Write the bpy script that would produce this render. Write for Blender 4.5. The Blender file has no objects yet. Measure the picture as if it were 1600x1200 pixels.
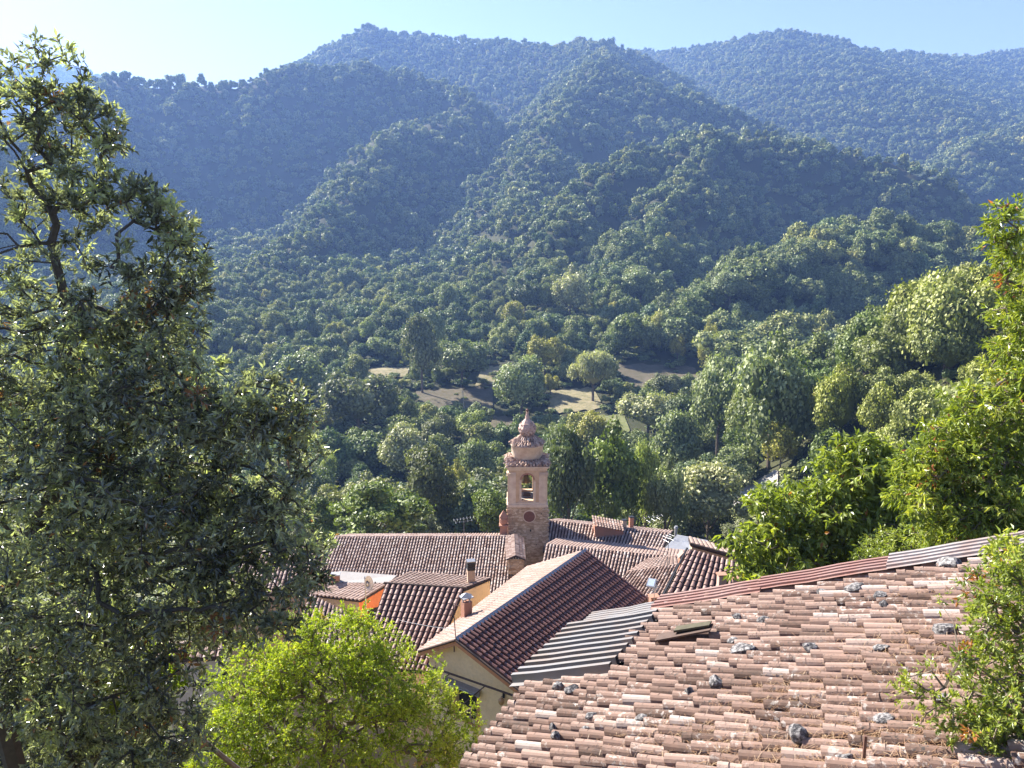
import bpy, math, random
import numpy as np
from mathutils import Vector, Matrix

R = math.radians
sc = bpy.context.scene
col = sc.collection

# ------------------------------------------------------------------ camera
FPX, PITCH = 1150.0, 10.0                      # focal length in photo pixels (1600 wide), looking 10 deg down
cd = bpy.data.cameras.new('camera'); cam = bpy.data.objects.new('camera', cd); col.objects.link(cam)
cd.sensor_width = 36.0; cd.lens = 36.0 * FPX / 1600.0
cd.clip_start = 0.05; cd.clip_end = 9000
cam.location = (0, 0, 0); cam.rotation_euler = (R(90 - PITCH), 0, 0)
sc.camera = cam
# ------------------------------------------------------------------ light
SUN_AZ, SUN_EL = 50.0, 34.0                    # sun ahead and to the left (degrees left of the view direction)
w = bpy.data.worlds.new("World"); sc.world = w; w.use_nodes = True
nt = w.node_tree; nt.nodes.clear()
sky = nt.nodes.new('ShaderNodeTexSky'); sky.sky_type = 'NISHITA'; sky.sun_disc = False
sky.sun_elevation = R(SUN_EL); sky.sun_rotation = R(-SUN_AZ); sky.altitude = 600; sky.air_density = 1.0; sky.dust_density = 0.35; sky.ozone_density = 1.6; sky.air_density = 1.0
bg = nt.nodes.new('ShaderNodeBackground'); bg.inputs[1].default_value = 0.056
wo = nt.nodes.new('ShaderNodeOutputWorld')
tn = nt.nodes.new('ShaderNodeMix'); tn.data_type = 'RGBA'; tn.blend_type = 'MULTIPLY'; tn.inputs[0].default_value = 1.0; tn.inputs[7].default_value = (1.10, .94, 1.0, 1)
nt.links.new(sky.outputs[0], tn.inputs[6]); nt.links.new(tn.outputs[2], bg.inputs[0]); nt.links.new(bg.outputs[0], wo.inputs[0])
sd = bpy.data.lights.new('sun', 'SUN'); sd.energy = 5.0; sd.angle = R(0.53); sd.color = (1.0, 0.95, 0.87)
sun = bpy.data.objects.new('sun', sd); col.objects.link(sun)
sdir = Vector((-math.sin(R(SUN_AZ)) * math.cos(R(SUN_EL)), math.cos(R(SUN_AZ)) * math.cos(R(SUN_EL)), math.sin(R(SUN_EL))))
sun.rotation_euler = sdir.to_track_quat('Z', 'Y').to_euler()
sun.location = (0, 0, 60)
sc.view_settings.view_transform = 'Standard'; sc.view_settings.look = 'None'
sc.view_settings.exposure = 2.08; sc.view_settings.gamma = 1.0
sc.render.engine = 'CYCLES'
sc.cycles.max_bounces = 6; sc.cycles.diffuse_bounces = 3; sc.cycles.glossy_bounces = 2
sc.cycles.transmission_bounces = 4; sc.cycles.transparent_max_bounces = 4; sc.cycles.volume_bounces = 0
sc.cycles.caustics_reflective = False; sc.cycles.caustics_refractive = False
sc.cycles.sample_clamp_indirect = 6.0

# ------------------------------------------------------------------ measuring helpers
cP, sP = math.cos(R(PITCH)), math.sin(R(PITCH))
def ray(px, py):
    a = (px - 800) / FPX; b = (600 - py) / FPX
    return np.array([a, cP + b * sP, -sP + b * cP])
def atZ(px, py, z): d = ray(px, py); return d * z / d[2]
def atY(px, py, y): d = ray(px, py); return d * y / d[1]
def V3(*a): return np.array(a, float)
def unit(v): v = np.asarray(v, float); return v / (np.linalg.norm(v, axis=-1, keepdims=True) + 1e-12)
def hit(px, py, P, n): d = ray(px, py); return d * np.dot(P, n) / np.dot(d, n)
def slope_normal(az, t):
    """plane falling towards compass direction az (degrees, 0 = away from the camera, 90 = right) with tangent t"""
    g = V3(math.sin(R(az)), math.cos(R(az)), 0)
    return unit(V3(g[0] * t, g[1] * t, 1.0))
def proj(P):
    x, y, z = P; dep = y * cP - z * sP; up = y * sP + z * cP
    return 800 + FPX * x / dep, 600 - FPX * up / dep

# ------------------------------------------------------------------ object helpers
def tag(o, label=None, cat=None, group=None, kind=None):
    if label: o['label'] = label
    if cat: o['category'] = cat
    if group: o['group'] = group
    if kind: o['kind'] = kind
    return o
def empty(name, loc=(0, 0, 0), rz=0.0, label=None, cat=None, group=None):
    o = bpy.data.objects.new(name, None); col.objects.link(o); o.location = tuple(loc); o.rotation_euler = (0, 0, rz)
    o.empty_display_size = 0.3
    return tag(o, label, cat, group)
def link(name, me, mats=None, parent=None, loc=None):
    """me in WORLD coordinates when it has a parent: the parent's offset is taken out through the mesh itself"""
    o = bpy.data.objects.new(name, me); col.objects.link(o)
    if mats is not None:
        if not isinstance(mats, (list, tuple)): mats = [mats]
        if len(me.materials) == 0:
            for m in mats: me.materials.append(m)
    if parent is not None:
        o.parent = parent
    if loc is not None: o.location = tuple(loc)
    return o
class MB:
    """collects verts / faces (+ tint per face, material index per face) and builds ONE mesh"""
    def __init__(s): s.v = []; s.f = []; s.t = []; s.m = []; s.n = 0
    def add(s, v, f, t=None, m=0):
        v = np.asarray(v, float).reshape(-1, 3); s.v.append(v)
        f = [np.asarray(q) + s.n for q in f] if not isinstance(f, np.ndarray) else f + s.n
        s.f.append(f); nf = len(f)
        s.t.append(np.full(nf, 0.5) if t is None else (np.full(nf, t) if np.isscalar(t) else np.asarray(t)))
        s.m.append(np.full(nf, m)); s.n += len(v); return s
    def box(s, c, size, rz=0.0, tilt=None, t=None, m=0):
        x, y, z = [q / 2 for q in size]
        v = np.array([(-x,-y,-z),(x,-y,-z),(x,y,-z),(-x,y,-z),(-x,-y,z),(x,-y,z),(x,y,z),(-x,y,z)], float)
        if tilt is not None: v = v @ np.array(tilt.to_3x3()).T if hasattr(tilt, 'to_3x3') else v @ np.asarray(tilt).T
        if rz: cr, sr = math.cos(rz), math.sin(rz); v = v @ np.array([[cr, sr, 0], [-sr, cr, 0], [0, 0, 1]])
        f = np.array([(0,3,2,1),(4,5,6,7),(0,1,5,4),(1,2,6,5),(2,3,7,6),(3,0,4,7)])
        return s.add(v + np.asarray(c), f, t, m)
    def bar(s, a, b, r, n=6, r2=None, t=None, m=0):
        a = np.asarray(a, float); b = np.asarray(b, float); r2 = r if r2 is None else r2
        d = unit(b - a); u = unit(np.cross(d, V3(0, 0, 1) if abs(d[2]) < .9 else V3(1, 0, 0))); w_ = np.cross(d, u)
        th = np.arange(n) * 2 * math.pi / n
        ring = np.cos(th)[:, None] * u + np.sin(th)[:, None] * w_
        v = np.vstack([a + ring * r, b + ring * r2])
        f = [(i, (i + 1) % n, n + (i + 1) % n, n + i) for i in range(n)] + [tuple(range(n))[::-1], tuple(range(n, 2 * n))]
        return s.add(v, f, t, m)
    def lathe(s, c, prof, n=24, t=None, m=0, rough=0.0, sx=1.0, sy=1.0, rz=0.0, cap=True, rs=0):
        rg = np.random.RandomState(rs); th = np.arange(n) * 2 * math.pi / n + rz
        k = len(prof); v = []
        for (r, z) in prof:
            rr = r * (1 + rough * rg.uniform(-1, 1, n))
            v.append(np.stack([rr * np.cos(th) * sx, rr * np.sin(th) * sy, np.full(n, z) + rough * .4 * r * rg.uniform(-1, 1, n)], 1))
        v = np.vstack(v) + np.asarray(c)
        f = [(j * n + i, j * n + (i + 1) % n, (j + 1) * n + (i + 1) % n, (j + 1) * n + i) for j in range(k - 1) for i in range(n)]
        if cap: f += [tuple(range(n))[::-1], tuple(range((k - 1) * n, k * n))]
        return s.add(v, f, t, m)
    def quad(s, a, b, c, d, t=None, m=0): return s.add([a, b, c, d], np.array([(0, 1, 2, 3)]), t, m)
    def slab(s, pts, th, t=None, m=0):
        """a thick plate: polygon pts, thickness th downwards"""
        p = np.asarray(pts, float); n = len(p); q = p - V3(0, 0, th)
        f = [tuple(range(n)), tuple(range(n, 2 * n))[::-1]] + [(i, n + i, n + (i + 1) % n, (i + 1) % n) for i in range(n)]
        return s.add(np.vstack([p, q]), f, t, m)
    def walls(s, pts, zb, t=None, m=0):
        p = np.asarray(pts, float); n = len(p); q = p.copy(); q[:, 2] = zb
        f = [(i, n + i, n + (i + 1) % n, (i + 1) % n) for i in range(n)]
        return s.add(np.vstack([p, q]), f, t, m)
    def mesh(s, name, smooth=False, off=None):
        v = np.vstack(s.v)
        if off is not None: v = v - np.asarray(off)
        F = []
        sizes = []; flat = []
        for f in s.f:
            if isinstance(f, np.ndarray): sizes.append(np.full(len(f), f.shape[1])); flat.append(f.ravel())
            else:
                sizes.append(np.array([len(q) for q in f], int)); flat.append(np.concatenate([np.asarray(q) for q in f]))
        sizes = np.concatenate(sizes); flat = np.concatenate(flat)
        me = bpy.data.meshes.new(name)
        me.vertices.add(len(v)); me.vertices.foreach_set('co', v.astype(np.float32).ravel())
        me.loops.add(len(flat)); me.loops.foreach_set('vertex_index', flat.astype(np.int32))
        me.polygons.add(len(sizes)); st = np.concatenate([[0], np.cumsum(sizes)[:-1]])
        me.polygons.foreach_set('loop_start', st.astype(np.int32)); me.polygons.foreach_set('loop_total', sizes.astype(np.int32))
        me.polygons.foreach_set('material_index', np.concatenate(s.m).astype(np.int32))
        me.polygons.foreach_set('use_smooth', np.full(len(sizes), smooth))
        at = me.attributes.new('tint', 'FLOAT', 'FACE'); at.data.foreach_set('value', np.concatenate(s.t).astype(np.float32))
        me.update(calc_edges=True); return me
    def build(s, name, mats, parent=None, smooth=False):
        off = None
        if parent is not None:
            off = np.array(parent.location)
            g = parent.parent
            while g is not None: off = off + np.array(g.location); g = g.parent
        return link(name, s.mesh(name, smooth, off), mats, parent)
def top(name, mb, mats, base, label, cat, group=None, smooth=False, kind=None):
    """a thing that is one mesh, its origin at its base"""
    o = link(name, mb.mesh(name, smooth, np.asarray(base, float)), mats); o.location = tuple(base)
    return tag(o, label, cat, group, kind)

# ------------------------------------------------------------------ materials
def N(nt, t, **k):
    n = nt.nodes.new(t)
    for a, b in k.items(): setattr(n, a, b)
    return n
def ramp(nt, fac, stops, interp='LINEAR'):
    r = N(nt, 'ShaderNodeValToRGB'); r.color_ramp.interpolation = interp; e = r.color_ramp.elements
    while len(e) < len(stops): e.new(0.5)
    for i, (p, c) in enumerate(stops): e[i].position = p; e[i].color = tuple(c) + (1,) if len(c) == 3 else c
    nt.links.new(fac, r.inputs[0]); return r.outputs[0]
def noise(nt, scale, detail=4, rough=.6, vec=None, d=0.0):
    n = N(nt, 'ShaderNodeTexNoise'); n.inputs['Scale'].default_value = scale; n.inputs['Detail'].default_value = detail
    n.inputs['Roughness'].default_value = rough; n.inputs['Distortion'].default_value = d
    if vec is not None: nt.links.new(vec, n.inputs['Vector'])
    return n.outputs['Fac']
def mix(nt, fac, a, b, mode='MIX'):
    m = N(nt, 'ShaderNodeMix', data_type='RGBA', blend_type=mode)
    for s_, v in ((m.inputs[0], fac), (m.inputs[6], a), (m.inputs[7], b)):
        if isinstance(v, (int, float)): s_.default_value = v
        elif isinstance(v, tuple): s_.default_value = v + (1,)
        else: nt.links.new(v, s_)
    return m.outputs[2]
def newmat(name):
    m = bpy.data.materials.new(name); m.use_nodes = True; nt = m.node_tree; nt.nodes.clear()
    o = N(nt, 'ShaderNodeOutputMaterial'); p = N(nt, 'ShaderNodeBsdfPrincipled'); nt.links.new(p.outputs[0], o.inputs[0])
    return m, nt, p, o
def bump(nt, p, h, strength=.4, dist=.02):
    b = N(nt, 'ShaderNodeBump'); b.inputs['Strength'].default_value = strength; b.inputs['Distance'].default_value = dist
    nt.links.new(h, b.inputs['Height']); nt.links.new(b.outputs[0], p.inputs['Normal'])
def objco(nt): return N(nt, 'ShaderNodeTexCoord').outputs['Object']
def tile_mat(name, stops, lichen=.5, scale=1.0, dark=(.05, .045, .04), pale=(.62, .58, .52), rough=.85, spec=.3):
    m, nt, p, o = newmat(name); a = N(nt, 'ShaderNodeAttribute', attribute_name='tint'); co = objco(nt)
    c = ramp(nt, a.outputs['Fac'], stops)
    n1 = noise(nt, 9 * scale, 6, .7, co); c = mix(nt, ramp(nt, n1, [(.35, (0, 0, 0)), (.7, (1, 1, 1))]), c, mix(nt, .35, c, (.30, .17, .12)))
    n2 = noise(nt, 26 * scale, 5, .75, co); n3 = noise(nt, 2.2 * scale, 3, .5, co)
    lf = N(nt, 'ShaderNodeMath', operation='MULTIPLY'); nt.links.new(ramp(nt, n2, [(.53, (0,) * 3), (.64, (1,) * 3)]), lf.inputs[0]); nt.links.new(ramp(nt, n3, [(.42, (0,) * 3), (.62, (lichen,) * 3)]), lf.inputs[1])
    c = mix(nt, lf.outputs[0], c, dark)
    n4 = noise(nt, 14 * scale, 4, .6, co, .4); n5 = noise(nt, 1.4 * scale, 3, .5, co)
    lf2 = N(nt, 'ShaderNodeMath', operation='MULTIPLY'); nt.links.new(ramp(nt, n4, [(.55, (0,) * 3), (.62, (1,) * 3)]), lf2.inputs[0]); nt.links.new(ramp(nt, n5, [(.45, (0,) * 3), (.6, (lichen * .45,) * 3)]), lf2.inputs[1])
    c = mix(nt, lf2.outputs[0], c, pale)
    nt.links.new(c, p.inputs['Base Color']); p.inputs['Roughness'].default_value = rough; p.inputs['Specular IOR Level'].default_value = spec
    bump(nt, p, n2, .35, .01); return m
def wall_mat(name, base, stain=(.3, .24, .18), scale=1.0, masonry=0.0, amount=.5, rough=.9):
    m, nt, p, o = newmat(name); co = objco(nt)
    n1 = noise(nt, 1.1 * scale, 6, .65, co); n2 = noise(nt, 14 * scale, 5, .7, co)
    c = mix(nt, ramp(nt, n1, [(.42, (0,) * 3), (.72, (amount,) * 3)]), tuple(base), tuple(stain))
    c = mix(nt, ramp(nt, n2, [(.45, (0,) * 3), (.75, (.4,) * 3)]), c, tuple(q * .6 for q in base))
    h = n2
    if masonry:
        v = N(nt, 'ShaderNodeTexVoronoi', feature='F1'); mp = N(nt, 'ShaderNodeMapping'); mp.inputs['Scale'].default_value = (2.6 * masonry, 2.6 * masonry, 5.5 * masonry)
        nt.links.new(co, mp.inputs[0]); nt.links.new(mp.outputs[0], v.inputs['Vector']); v.inputs['Scale'].default_value = 1.0
        bw = N(nt, 'ShaderNodeRGBToBW'); nt.links.new(v.outputs['Color'], bw.inputs[0]); c = mix(nt, .8, c, mix(nt, 1.0, c, bw.outputs[0], 'SOFT_LIGHT'))
        v2 = N(nt, 'ShaderNodeTexVoronoi', feature='DISTANCE_TO_EDGE'); nt.links.new(mp.outputs[0], v2.inputs['Vector']); v2.inputs['Scale'].default_value = 1.0
        e = ramp(nt, v2.outputs['Distance'], [(.0, (0,) * 3), (.09, (1,) * 3)])
        c = mix(nt, e, tuple(q * .62 for q in base), c); h = e
    nt.links.new(c, p.inputs['Base Color']); p.inputs['Roughness'].default_value = rough; p.inputs['Specular IOR Level'].default_value = .2
    bump(nt, p, h, .5, .03); return m
def plain(name, base, rough=.6, metal=0.0, var=.25, scale=8.0, spec=.4):
    m, nt, p, o = newmat(name); n = noise(nt, scale, 4, .6, objco(nt))
    c = mix(nt, ramp(nt, n, [(.35, (0,) * 3), (.7, (var,) * 3)]), tuple(base), tuple(q * .45 for q in base))
    nt.links.new(c, p.inputs['Base Color']); p.inputs['Roughness'].default_value = rough; p.inputs['Metallic'].default_value = metal
    p.inputs['Specular IOR Level'].default_value = spec; bump(nt, p, n, .15, .005); return m
def leaf_mat(name, stops, trans=.35, tcol=(1.0, 1.15, .45), rough=.5, spec=.4, use_obj=False, use_rand=None):
    m, nt, p, o = newmat(name); a = N(nt, 'ShaderNodeAttribute', attribute_name='tint')
    c = ramp(nt, a.outputs['Fac'], stops)
    if use_obj: c = mix(nt, 1.0, c, N(nt, 'ShaderNodeObjectInfo').outputs['Color'], 'MULTIPLY')
    if use_rand: c = mix(nt, 1.0, c, ramp(nt, N(nt, 'ShaderNodeObjectInfo').outputs['Random'], use_rand), 'MULTIPLY')
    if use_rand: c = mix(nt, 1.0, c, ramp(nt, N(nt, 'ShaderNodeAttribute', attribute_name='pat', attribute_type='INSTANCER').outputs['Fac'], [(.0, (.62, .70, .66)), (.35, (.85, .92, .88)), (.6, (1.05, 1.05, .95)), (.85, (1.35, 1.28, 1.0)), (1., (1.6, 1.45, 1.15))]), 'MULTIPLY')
    nt.links.new(c, p.inputs['Base Color']); p.inputs['Roughness'].default_value = rough; p.inputs['Specular IOR Level'].default_value = spec
    t = N(nt, 'ShaderNodeBsdfTranslucent'); nt.links.new(mix(nt, 1.0, c, tuple(tcol), 'MULTIPLY'), t.inputs[0])
    s = N(nt, 'ShaderNodeMixShader'); s.inputs[0].default_value = trans
    nt.links.new(p.outputs[0], s.inputs[1]); nt.links.new(t.outputs[0], s.inputs[2]); nt.links.new(s.outputs[0], o.inputs[0]); return m

# ------------------------------------------------------------------ terrain
VAL = np.array([(-4000, -1.7), (1.0, -1.7), (2.2, -4), (4, -9.5), (9, -12), (16, -15), (30, -25), (45, -30), (60, -34), (90, -42), (125, -50), (170, -52), (215, -49), (260, -46), (330, -38), (450, -22), (700, 0), (1200, 40), (4500, 60)], float)
# crest lines of the spurs: (photo x, photo y of the tree tops, distance ahead); then side slope
RIDGES = [
 ([(-500,110,2700),(0,104,2700),(90,100,2700),(170,122,2600),(300,180,2500)], .55, 8),
 ([(-200,330,420),(-60,240,560),(60,175,720),(160,124,950),(200,119,980),(290,129,960),(340,127,980),(410,111,1000),(470,104,1030),(560,97,1060),(640,104,1060),(700,135,1030),(740,160,960)], .72, 8),
 ([(470,96,1500),(520,68,1500),(575,43,1500),(640,51,1500),(720,58,1480),(800,60,1450),(860,67,1400),(940,63,1350),(980,76,1330),(1010,100,1300)], .6, 8),
 ([(700,182,900),(640,184,880),(600,215,800),(560,270,700),(500,345,590),(430,405,480),(370,455,400),(330,500,330)], .66, 8),
 ([(940,66,1340),(935,100,1050),(1000,118,1020),(1070,140,1000),(1140,172,960),(1210,200,930)], .62, 8),
 ([(935,100,1050),(880,165,900),(845,215,800),(825,270,690),(800,340,560),(770,420,450),(740,480,370)], .55, 8),
 ([(960,80,2000),(1080,76,1800),(1150,60,1750),(1220,47,1700),(1290,57,1700),(1330,74,1720),(1420,82,1800),(1500,90,1900),(1560,80,2000),(1640,70,2000),(1800,60,2000)], .5, 8),
 ([(1290,57,1700),(1330,90,1500),(1420,140,1350),(1500,185,1200),(1560,230,1080)], .55, 8),
 ([(1700,180,1250),(1600,195,1150),(1530,215,1050),(1480,255,950),(1440,290,880)], .6, 8),
 ([(1700,420,560),(1600,375,600),(1530,322,640),(1450,272,660),(1370,236,680),(1290,216,700),(1200,205,700),(1100,208,690),(1010,222,660),(930,262,600),(880,320,520),(850,400,430),(860,460,350)], .80, 8),
 ([(1100,208,690),(1050,290,560),(1010,350,480),(980,420,400),(960,450,350)], .6, 8),
 ([(1700,440,380),(1530,388,390),(1450,350,400),(1370,342,400),(1300,352,390),(1210,385,365),(1130,445,330),(1060,500,305),(1000,530,290)], .72, 9),
 ([(2100,330,90),(1800,360,110),(1640,408,130),(1540,470,150),(1440,520,165),(1340,570,172),(1270,625,178),(1215,690,180),(1190,745,172)], .62, 4.5),
]
def ridge_points():
    out = []
    for pts, sl, th in RIDGES:
        P = np.array([atY(a, b, y) for a, b, y in pts]); P[:, 2] -= th; out.append((P, sl))
    return out
RP = [(P, sl * (1.4 if P[:, 1].mean() < 1000 else 1.15)) for P, sl in ridge_points()]
_rg = np.random.RandomState(5)
_wv = [(_rg.uniform(-1, 1, 2), _rg.uniform(0, 6.28)) for _ in range(24)]
def fbm(x, y, L, k=12, s=0):
    z = 0
    for i in range(k):
        d, ph = _wv[(i + s) % 24]; d = d / np.hypot(*d); f = 6.283 / (L * (0.6 + 0.11 * i))
        z = z + np.sin((d[0] * x + d[1] * y) * f + ph + 1.3 * np.sin((d[1] * x - d[0] * y) * f * .7 + ph)) / (1 + .25 * i)
    return z / 5.0
def height(x, y):
    x = np.asarray(x, float); y = np.asarray(y, float)
    rr = np.where(y > 0, np.hypot(x * .55, y), y)
    h = np.interp(rr, VAL[:, 0], VAL[:, 1])
    far = np.clip((y - 150) / 250, 0, 1)
    h = h + far * 9 * fbm(x, y, 180)
    h = h + np.clip((y - 6) / 60, 0, 1) * .5 * fbm(x, y, 25, s=7)
    for P, sl in RP:
        best = np.full(x.shape, -1e9)
        for i in range(len(P) - 1):
            a, b = P[i], P[i + 1]; ab = b[:2] - a[:2]; L2 = ab @ ab
            t = np.clip(((x - a[0]) * ab[0] + (y - a[1]) * ab[1]) / L2, 0, 1)
            dx = x - (a[0] + t * ab[0]); dy = y - (a[1] + t * ab[1]); d = np.hypot(dx, dy)
            z = a[2] + t * (b[2] - a[2])
            best = np.maximum(best, z - sl * (np.sqrt(d * d + 12 ** 2) - 12))
        k = 5.0
        m = np.maximum(h, best); h = m + k * np.exp(-np.abs(h - best) / k) * .5
    g = np.clip((y - 260) / 300, 0, 1) * np.clip((np.asarray(h) + 45) / 60, 0, 1)
    h = h + g * (13 * np.clip(800 / (y + 1), .4, 1)) * fbm(x, y, 120, s=3) + g * 6.0 * np.clip(900 / (y + 1), .4, 1) * fbm(x, y, 48, s=11)
    return h
def ground_hit(px, py, y0=20, y1=1500):
    d = ray(px, py); ys = np.geomspace(y0, y1, 1600); P = d[None] * (ys / d[1])[:, None]
    k = np.nonzero(P[:, 2] < height(P[:, 0], P[:, 1]))[0]
    i = k[0] if len(k) else len(ys) - 1
    p = P[i].copy(); p[2] = height(p[0], p[1]); return p

def make_terrain():
    az = np.concatenate([np.arange(-180, -52, 8), np.arange(-52, 52, .4), np.arange(52, 180, 8)])
    rr = np.concatenate([[.01], np.geomspace(1.0, 3300, 430)]); na, nr = len(az), len(rr)
    A, Q = np.meshgrid(np.radians(az), rr); X = Q * np.sin(A); Y = Q * np.cos(A); Zz = height(X, Y)
    v = np.stack([X, Y, Zz], 2).reshape(-1, 3)
    i, j = np.meshgrid(np.arange(nr - 1), np.arange(na), indexing='ij'); j2 = (j + 1) % na
    f = np.stack([i * na + j, i * na + j2, (i + 1) * na + j2, (i + 1) * na + j], 2).reshape(-1, 4)[:, ::-1]
    mb = MB(); mb.add(v, f)
    m, nt, p, o = newmat('ground'); co = objco(nt)
    n1 = noise(nt, .05, 6, .7, co); n2 = noise(nt, .6, 6, .7, co)
    c = mix(nt, n1, (.030, .040, .016), (.060, .058, .030)); c = mix(nt, ramp(nt, n2, [(.4, (0,) * 3), (.7, (.6,) * 3)]), c, (.075, .068, .035))
    nt.links.new(c, p.inputs['Base Color']); p.inputs['Roughness'].default_value = 1.0; p.inputs['Specular IOR Level'].default_value = .1; bump(nt, p, n2, .5, .3)
    o = link('hills', mb.mesh('hills', True), m); tag(o, 'wooded mountain slopes and valley floor around the village', 'hills', kind='structure')
make_terrain()

def drape(name, corners, mat, lift, nx=24, ny=16, label=None, cat=None, ground=True):
    """a patch laid on the terrain; corners are points (x, y)"""
    a, b, c, d = [np.asarray(q[:2], float) for q in corners]
    s, t = np.meshgrid(np.linspace(0, 1, nx), np.linspace(0, 1, ny))
    edge = 1 + .0 * s
    X = ((1 - t)[..., None] * ((1 - s)[..., None] * a + s[..., None] * b) + t[..., None] * ((1 - s)[..., None] * d + s[..., None] * c))
    wob = .035 * np.sin(s * 23 + t * 7) ; X = X + wob[..., None] * (c - a) * np.where((t == 0) | (t == 1), 1, 0)[..., None]
    Z = height(X[..., 0], X[..., 1]) + lift
    v = np.concatenate([X, Z[..., None]], 2).reshape(-1, 3)
    i, j = np.meshgrid(np.arange(ny - 1), np.arange(nx - 1), indexing='ij')
    f = np.stack([i * nx + j, i * nx + j + 1, (i + 1) * nx + j + 1, (i + 1) * nx + j], 2).reshape(-1, 4)
    mb = MB(); mb.add(v, f); o = link(name, mb.mesh(name, True), mat); tag(o, label, cat, kind='structure'); return o
def soil_mat(name, a, b, stripe=False):
    m, nt, p, o = newmat(name); co = objco(nt); n = noise(nt, .5, 6, .75, co)
    c = mix(nt, ramp(nt, n, [(.35, (0,) * 3), (.65, (1,) * 3)]), a, b)
    nt.links.new(c, p.inputs['Base Color']); p.inputs['Roughness'].default_value = 1; p.inputs['Specular IOR Level'].default_value = .1
    bump(nt, p, n, .4, .2); return m
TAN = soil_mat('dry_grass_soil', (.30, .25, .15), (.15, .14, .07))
SHADE_SOIL = soil_mat('shaded_brown_soil', (.15, .12, .085), (.085, .08, .045))  # brown soil, darkened with the shade over these fields
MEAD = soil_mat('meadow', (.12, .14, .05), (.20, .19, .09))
ROADM = soil_mat('pale_gravel', (.36, .33, .30), (.26, .24, .21))
FIELDS = [  # photo corners (near-left, near-right, far-right, far-left)
 ('field', [(655, 640), (770, 650), (770, 604), (650, 612)], SHADE_SOIL, 'bare brown field in shade between hedges left of the bell tower'),
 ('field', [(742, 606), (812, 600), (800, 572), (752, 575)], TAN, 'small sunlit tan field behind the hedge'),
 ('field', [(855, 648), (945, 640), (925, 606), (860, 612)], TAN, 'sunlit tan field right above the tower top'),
 ('field', [(985, 606), (1105, 612), (1085, 574), (960, 572)], SHADE_SOIL, 'brown field with streaks of tree shadow at the foot of the wood'),
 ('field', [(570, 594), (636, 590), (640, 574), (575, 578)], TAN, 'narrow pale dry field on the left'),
 ('field', [(760, 690), (830, 690), (828, 655), (770, 652)], SHADE_SOIL, 'shaded plot with dark rows left of the tower finial'),
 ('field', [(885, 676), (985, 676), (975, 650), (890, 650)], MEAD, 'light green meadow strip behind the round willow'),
]
FPOLY = []
for nm, cs, m, lab in FIELDS:
    P = [ground_hit(a, b, 60, 500) for a, b in cs]
    FPOLY.append(np.array([q[:2] for q in P]))
    drape(nm, P, m, .35, label=lab, cat='field')
P = [ground_hit(a, b, 60, 500) for a, b in [(1135, 800), (1215, 815), (1215, 735), (1160, 765)]]
FPOLY.append(np.array([q[:2] for q in P])); drape('road', P, ROADM, .3, label='pale gravel road at the edge of the village', cat='road')
def in_poly(x, y, poly, grow=0):
    c = poly.mean(0); pl = c + (poly - c) * (1 + grow); r = np.zeros(x.shape, bool); n = len(pl); j = n - 1
    for i in range(n):
        xi, yi = pl[i]; xj, yj = pl[j]
        r ^= ((yi > y) != (yj > y)) & (x < (xj - xi) * (y - yi) / (yj - yi + 1e-9) + xi); j = i
    return r

# ------------------------------------------------------------------ distant and valley trees: unit crowns (width 1, height 1, base at z 0)
def crown_arrays(seed, form, nleaf, size):
    rg = np.random.RandomState(seed)
    if form == 'round': nl, cz, rx, rz = 22, .52, .41, .43
    elif form == 'tall': nl, cz, rx, rz = 24, .50, .37, .46
    elif form == 'cone': nl, cz, rx, rz = 22, .50, .40, .48
    elif form == 'umbrella': nl, cz, rx, rz = 40, .42, .45, .46
    elif form == 'poplar': nl, cz, rx, rz = 26, .52, .34, .47
    elif form == 'willow': nl, cz, rx, rz = 18, .52, .42, .40
    else: nl, cz, rx, rz = 14, .42, .42, .40
    nl += 8; d = unit(rg.normal(size=(nl, 3))); d[:, 2] = np.abs(d[:, 2]) * 1.0 - .35 * (rg.rand(nl) < .5)
    if form == 'umbrella': d[:, 2] = np.abs(d[:, 2]) - .25
    rad = rg.uniform(.45, 1.18, nl)[:, None]
    c = d * rad * V3(rx, rx, rz) * .82
    if form == 'cone': c[:, :2] *= np.clip(1.15 - (c[:, 2:] + rz) / (2 * rz), .1, 1)
    if form == 'poplar': c[:, :2] *= np.clip(1.3 - .9 * (c[:, 2:] + rz) / (2 * rz), .25, 1)
    c[:, 2] += cz
    sr = rg.uniform(.08, .22, nl) * (1.0 if form != 'umbrella' else .72)
    w_ = sr ** 2; which = rg.choice(nl, nleaf, p=w_ / w_.sum())
    n = unit(rg.normal(size=(nleaf, 3)) + V3(0, 0, .35)); out = unit(c[which] - V3(0, 0, cz * .9)); n = unit(n + .55 * out)
    zs = {'tall': 1.15, 'poplar': 1.35, 'cone': 1.1, 'umbrella': .6}.get(form, .9)
    p = c[which] + n * (sr[which] * rg.uniform(.35, 1.0, nleaf) ** .5 * (1 + .34 * rg.rand(nleaf) ** 3))[:, None] * V3(1, 1, zs)
    nrm = unit(n + .65 * rg.normal(size=(nleaf, 3)))
    u = unit(np.cross(nrm, rg.normal(size=(nleaf, 3)))); v = np.cross(nrm, u)
    s = size * rg.uniform(.6, 1.35, nleaf)[:, None]
    if form == 'willow': v = unit(v * .5 + V3(0, 0, -1)); s = s * .9
    q = np.stack([p - u * s * .5, p - v * s * .62, p + u * s * .5, p + v * s * .62], 1).reshape(-1, 3)
    f = np.arange(nleaf * 4).reshape(-1, 4)
    lobe = rg.uniform(-.16, .16, nl)
    tint = np.clip(.5 + lobe[which] + rg.normal(size=nleaf) * .13, 0, 1)
    return q, f, tint, c, sr
ICO_V, ICO_F = None, None
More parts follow.
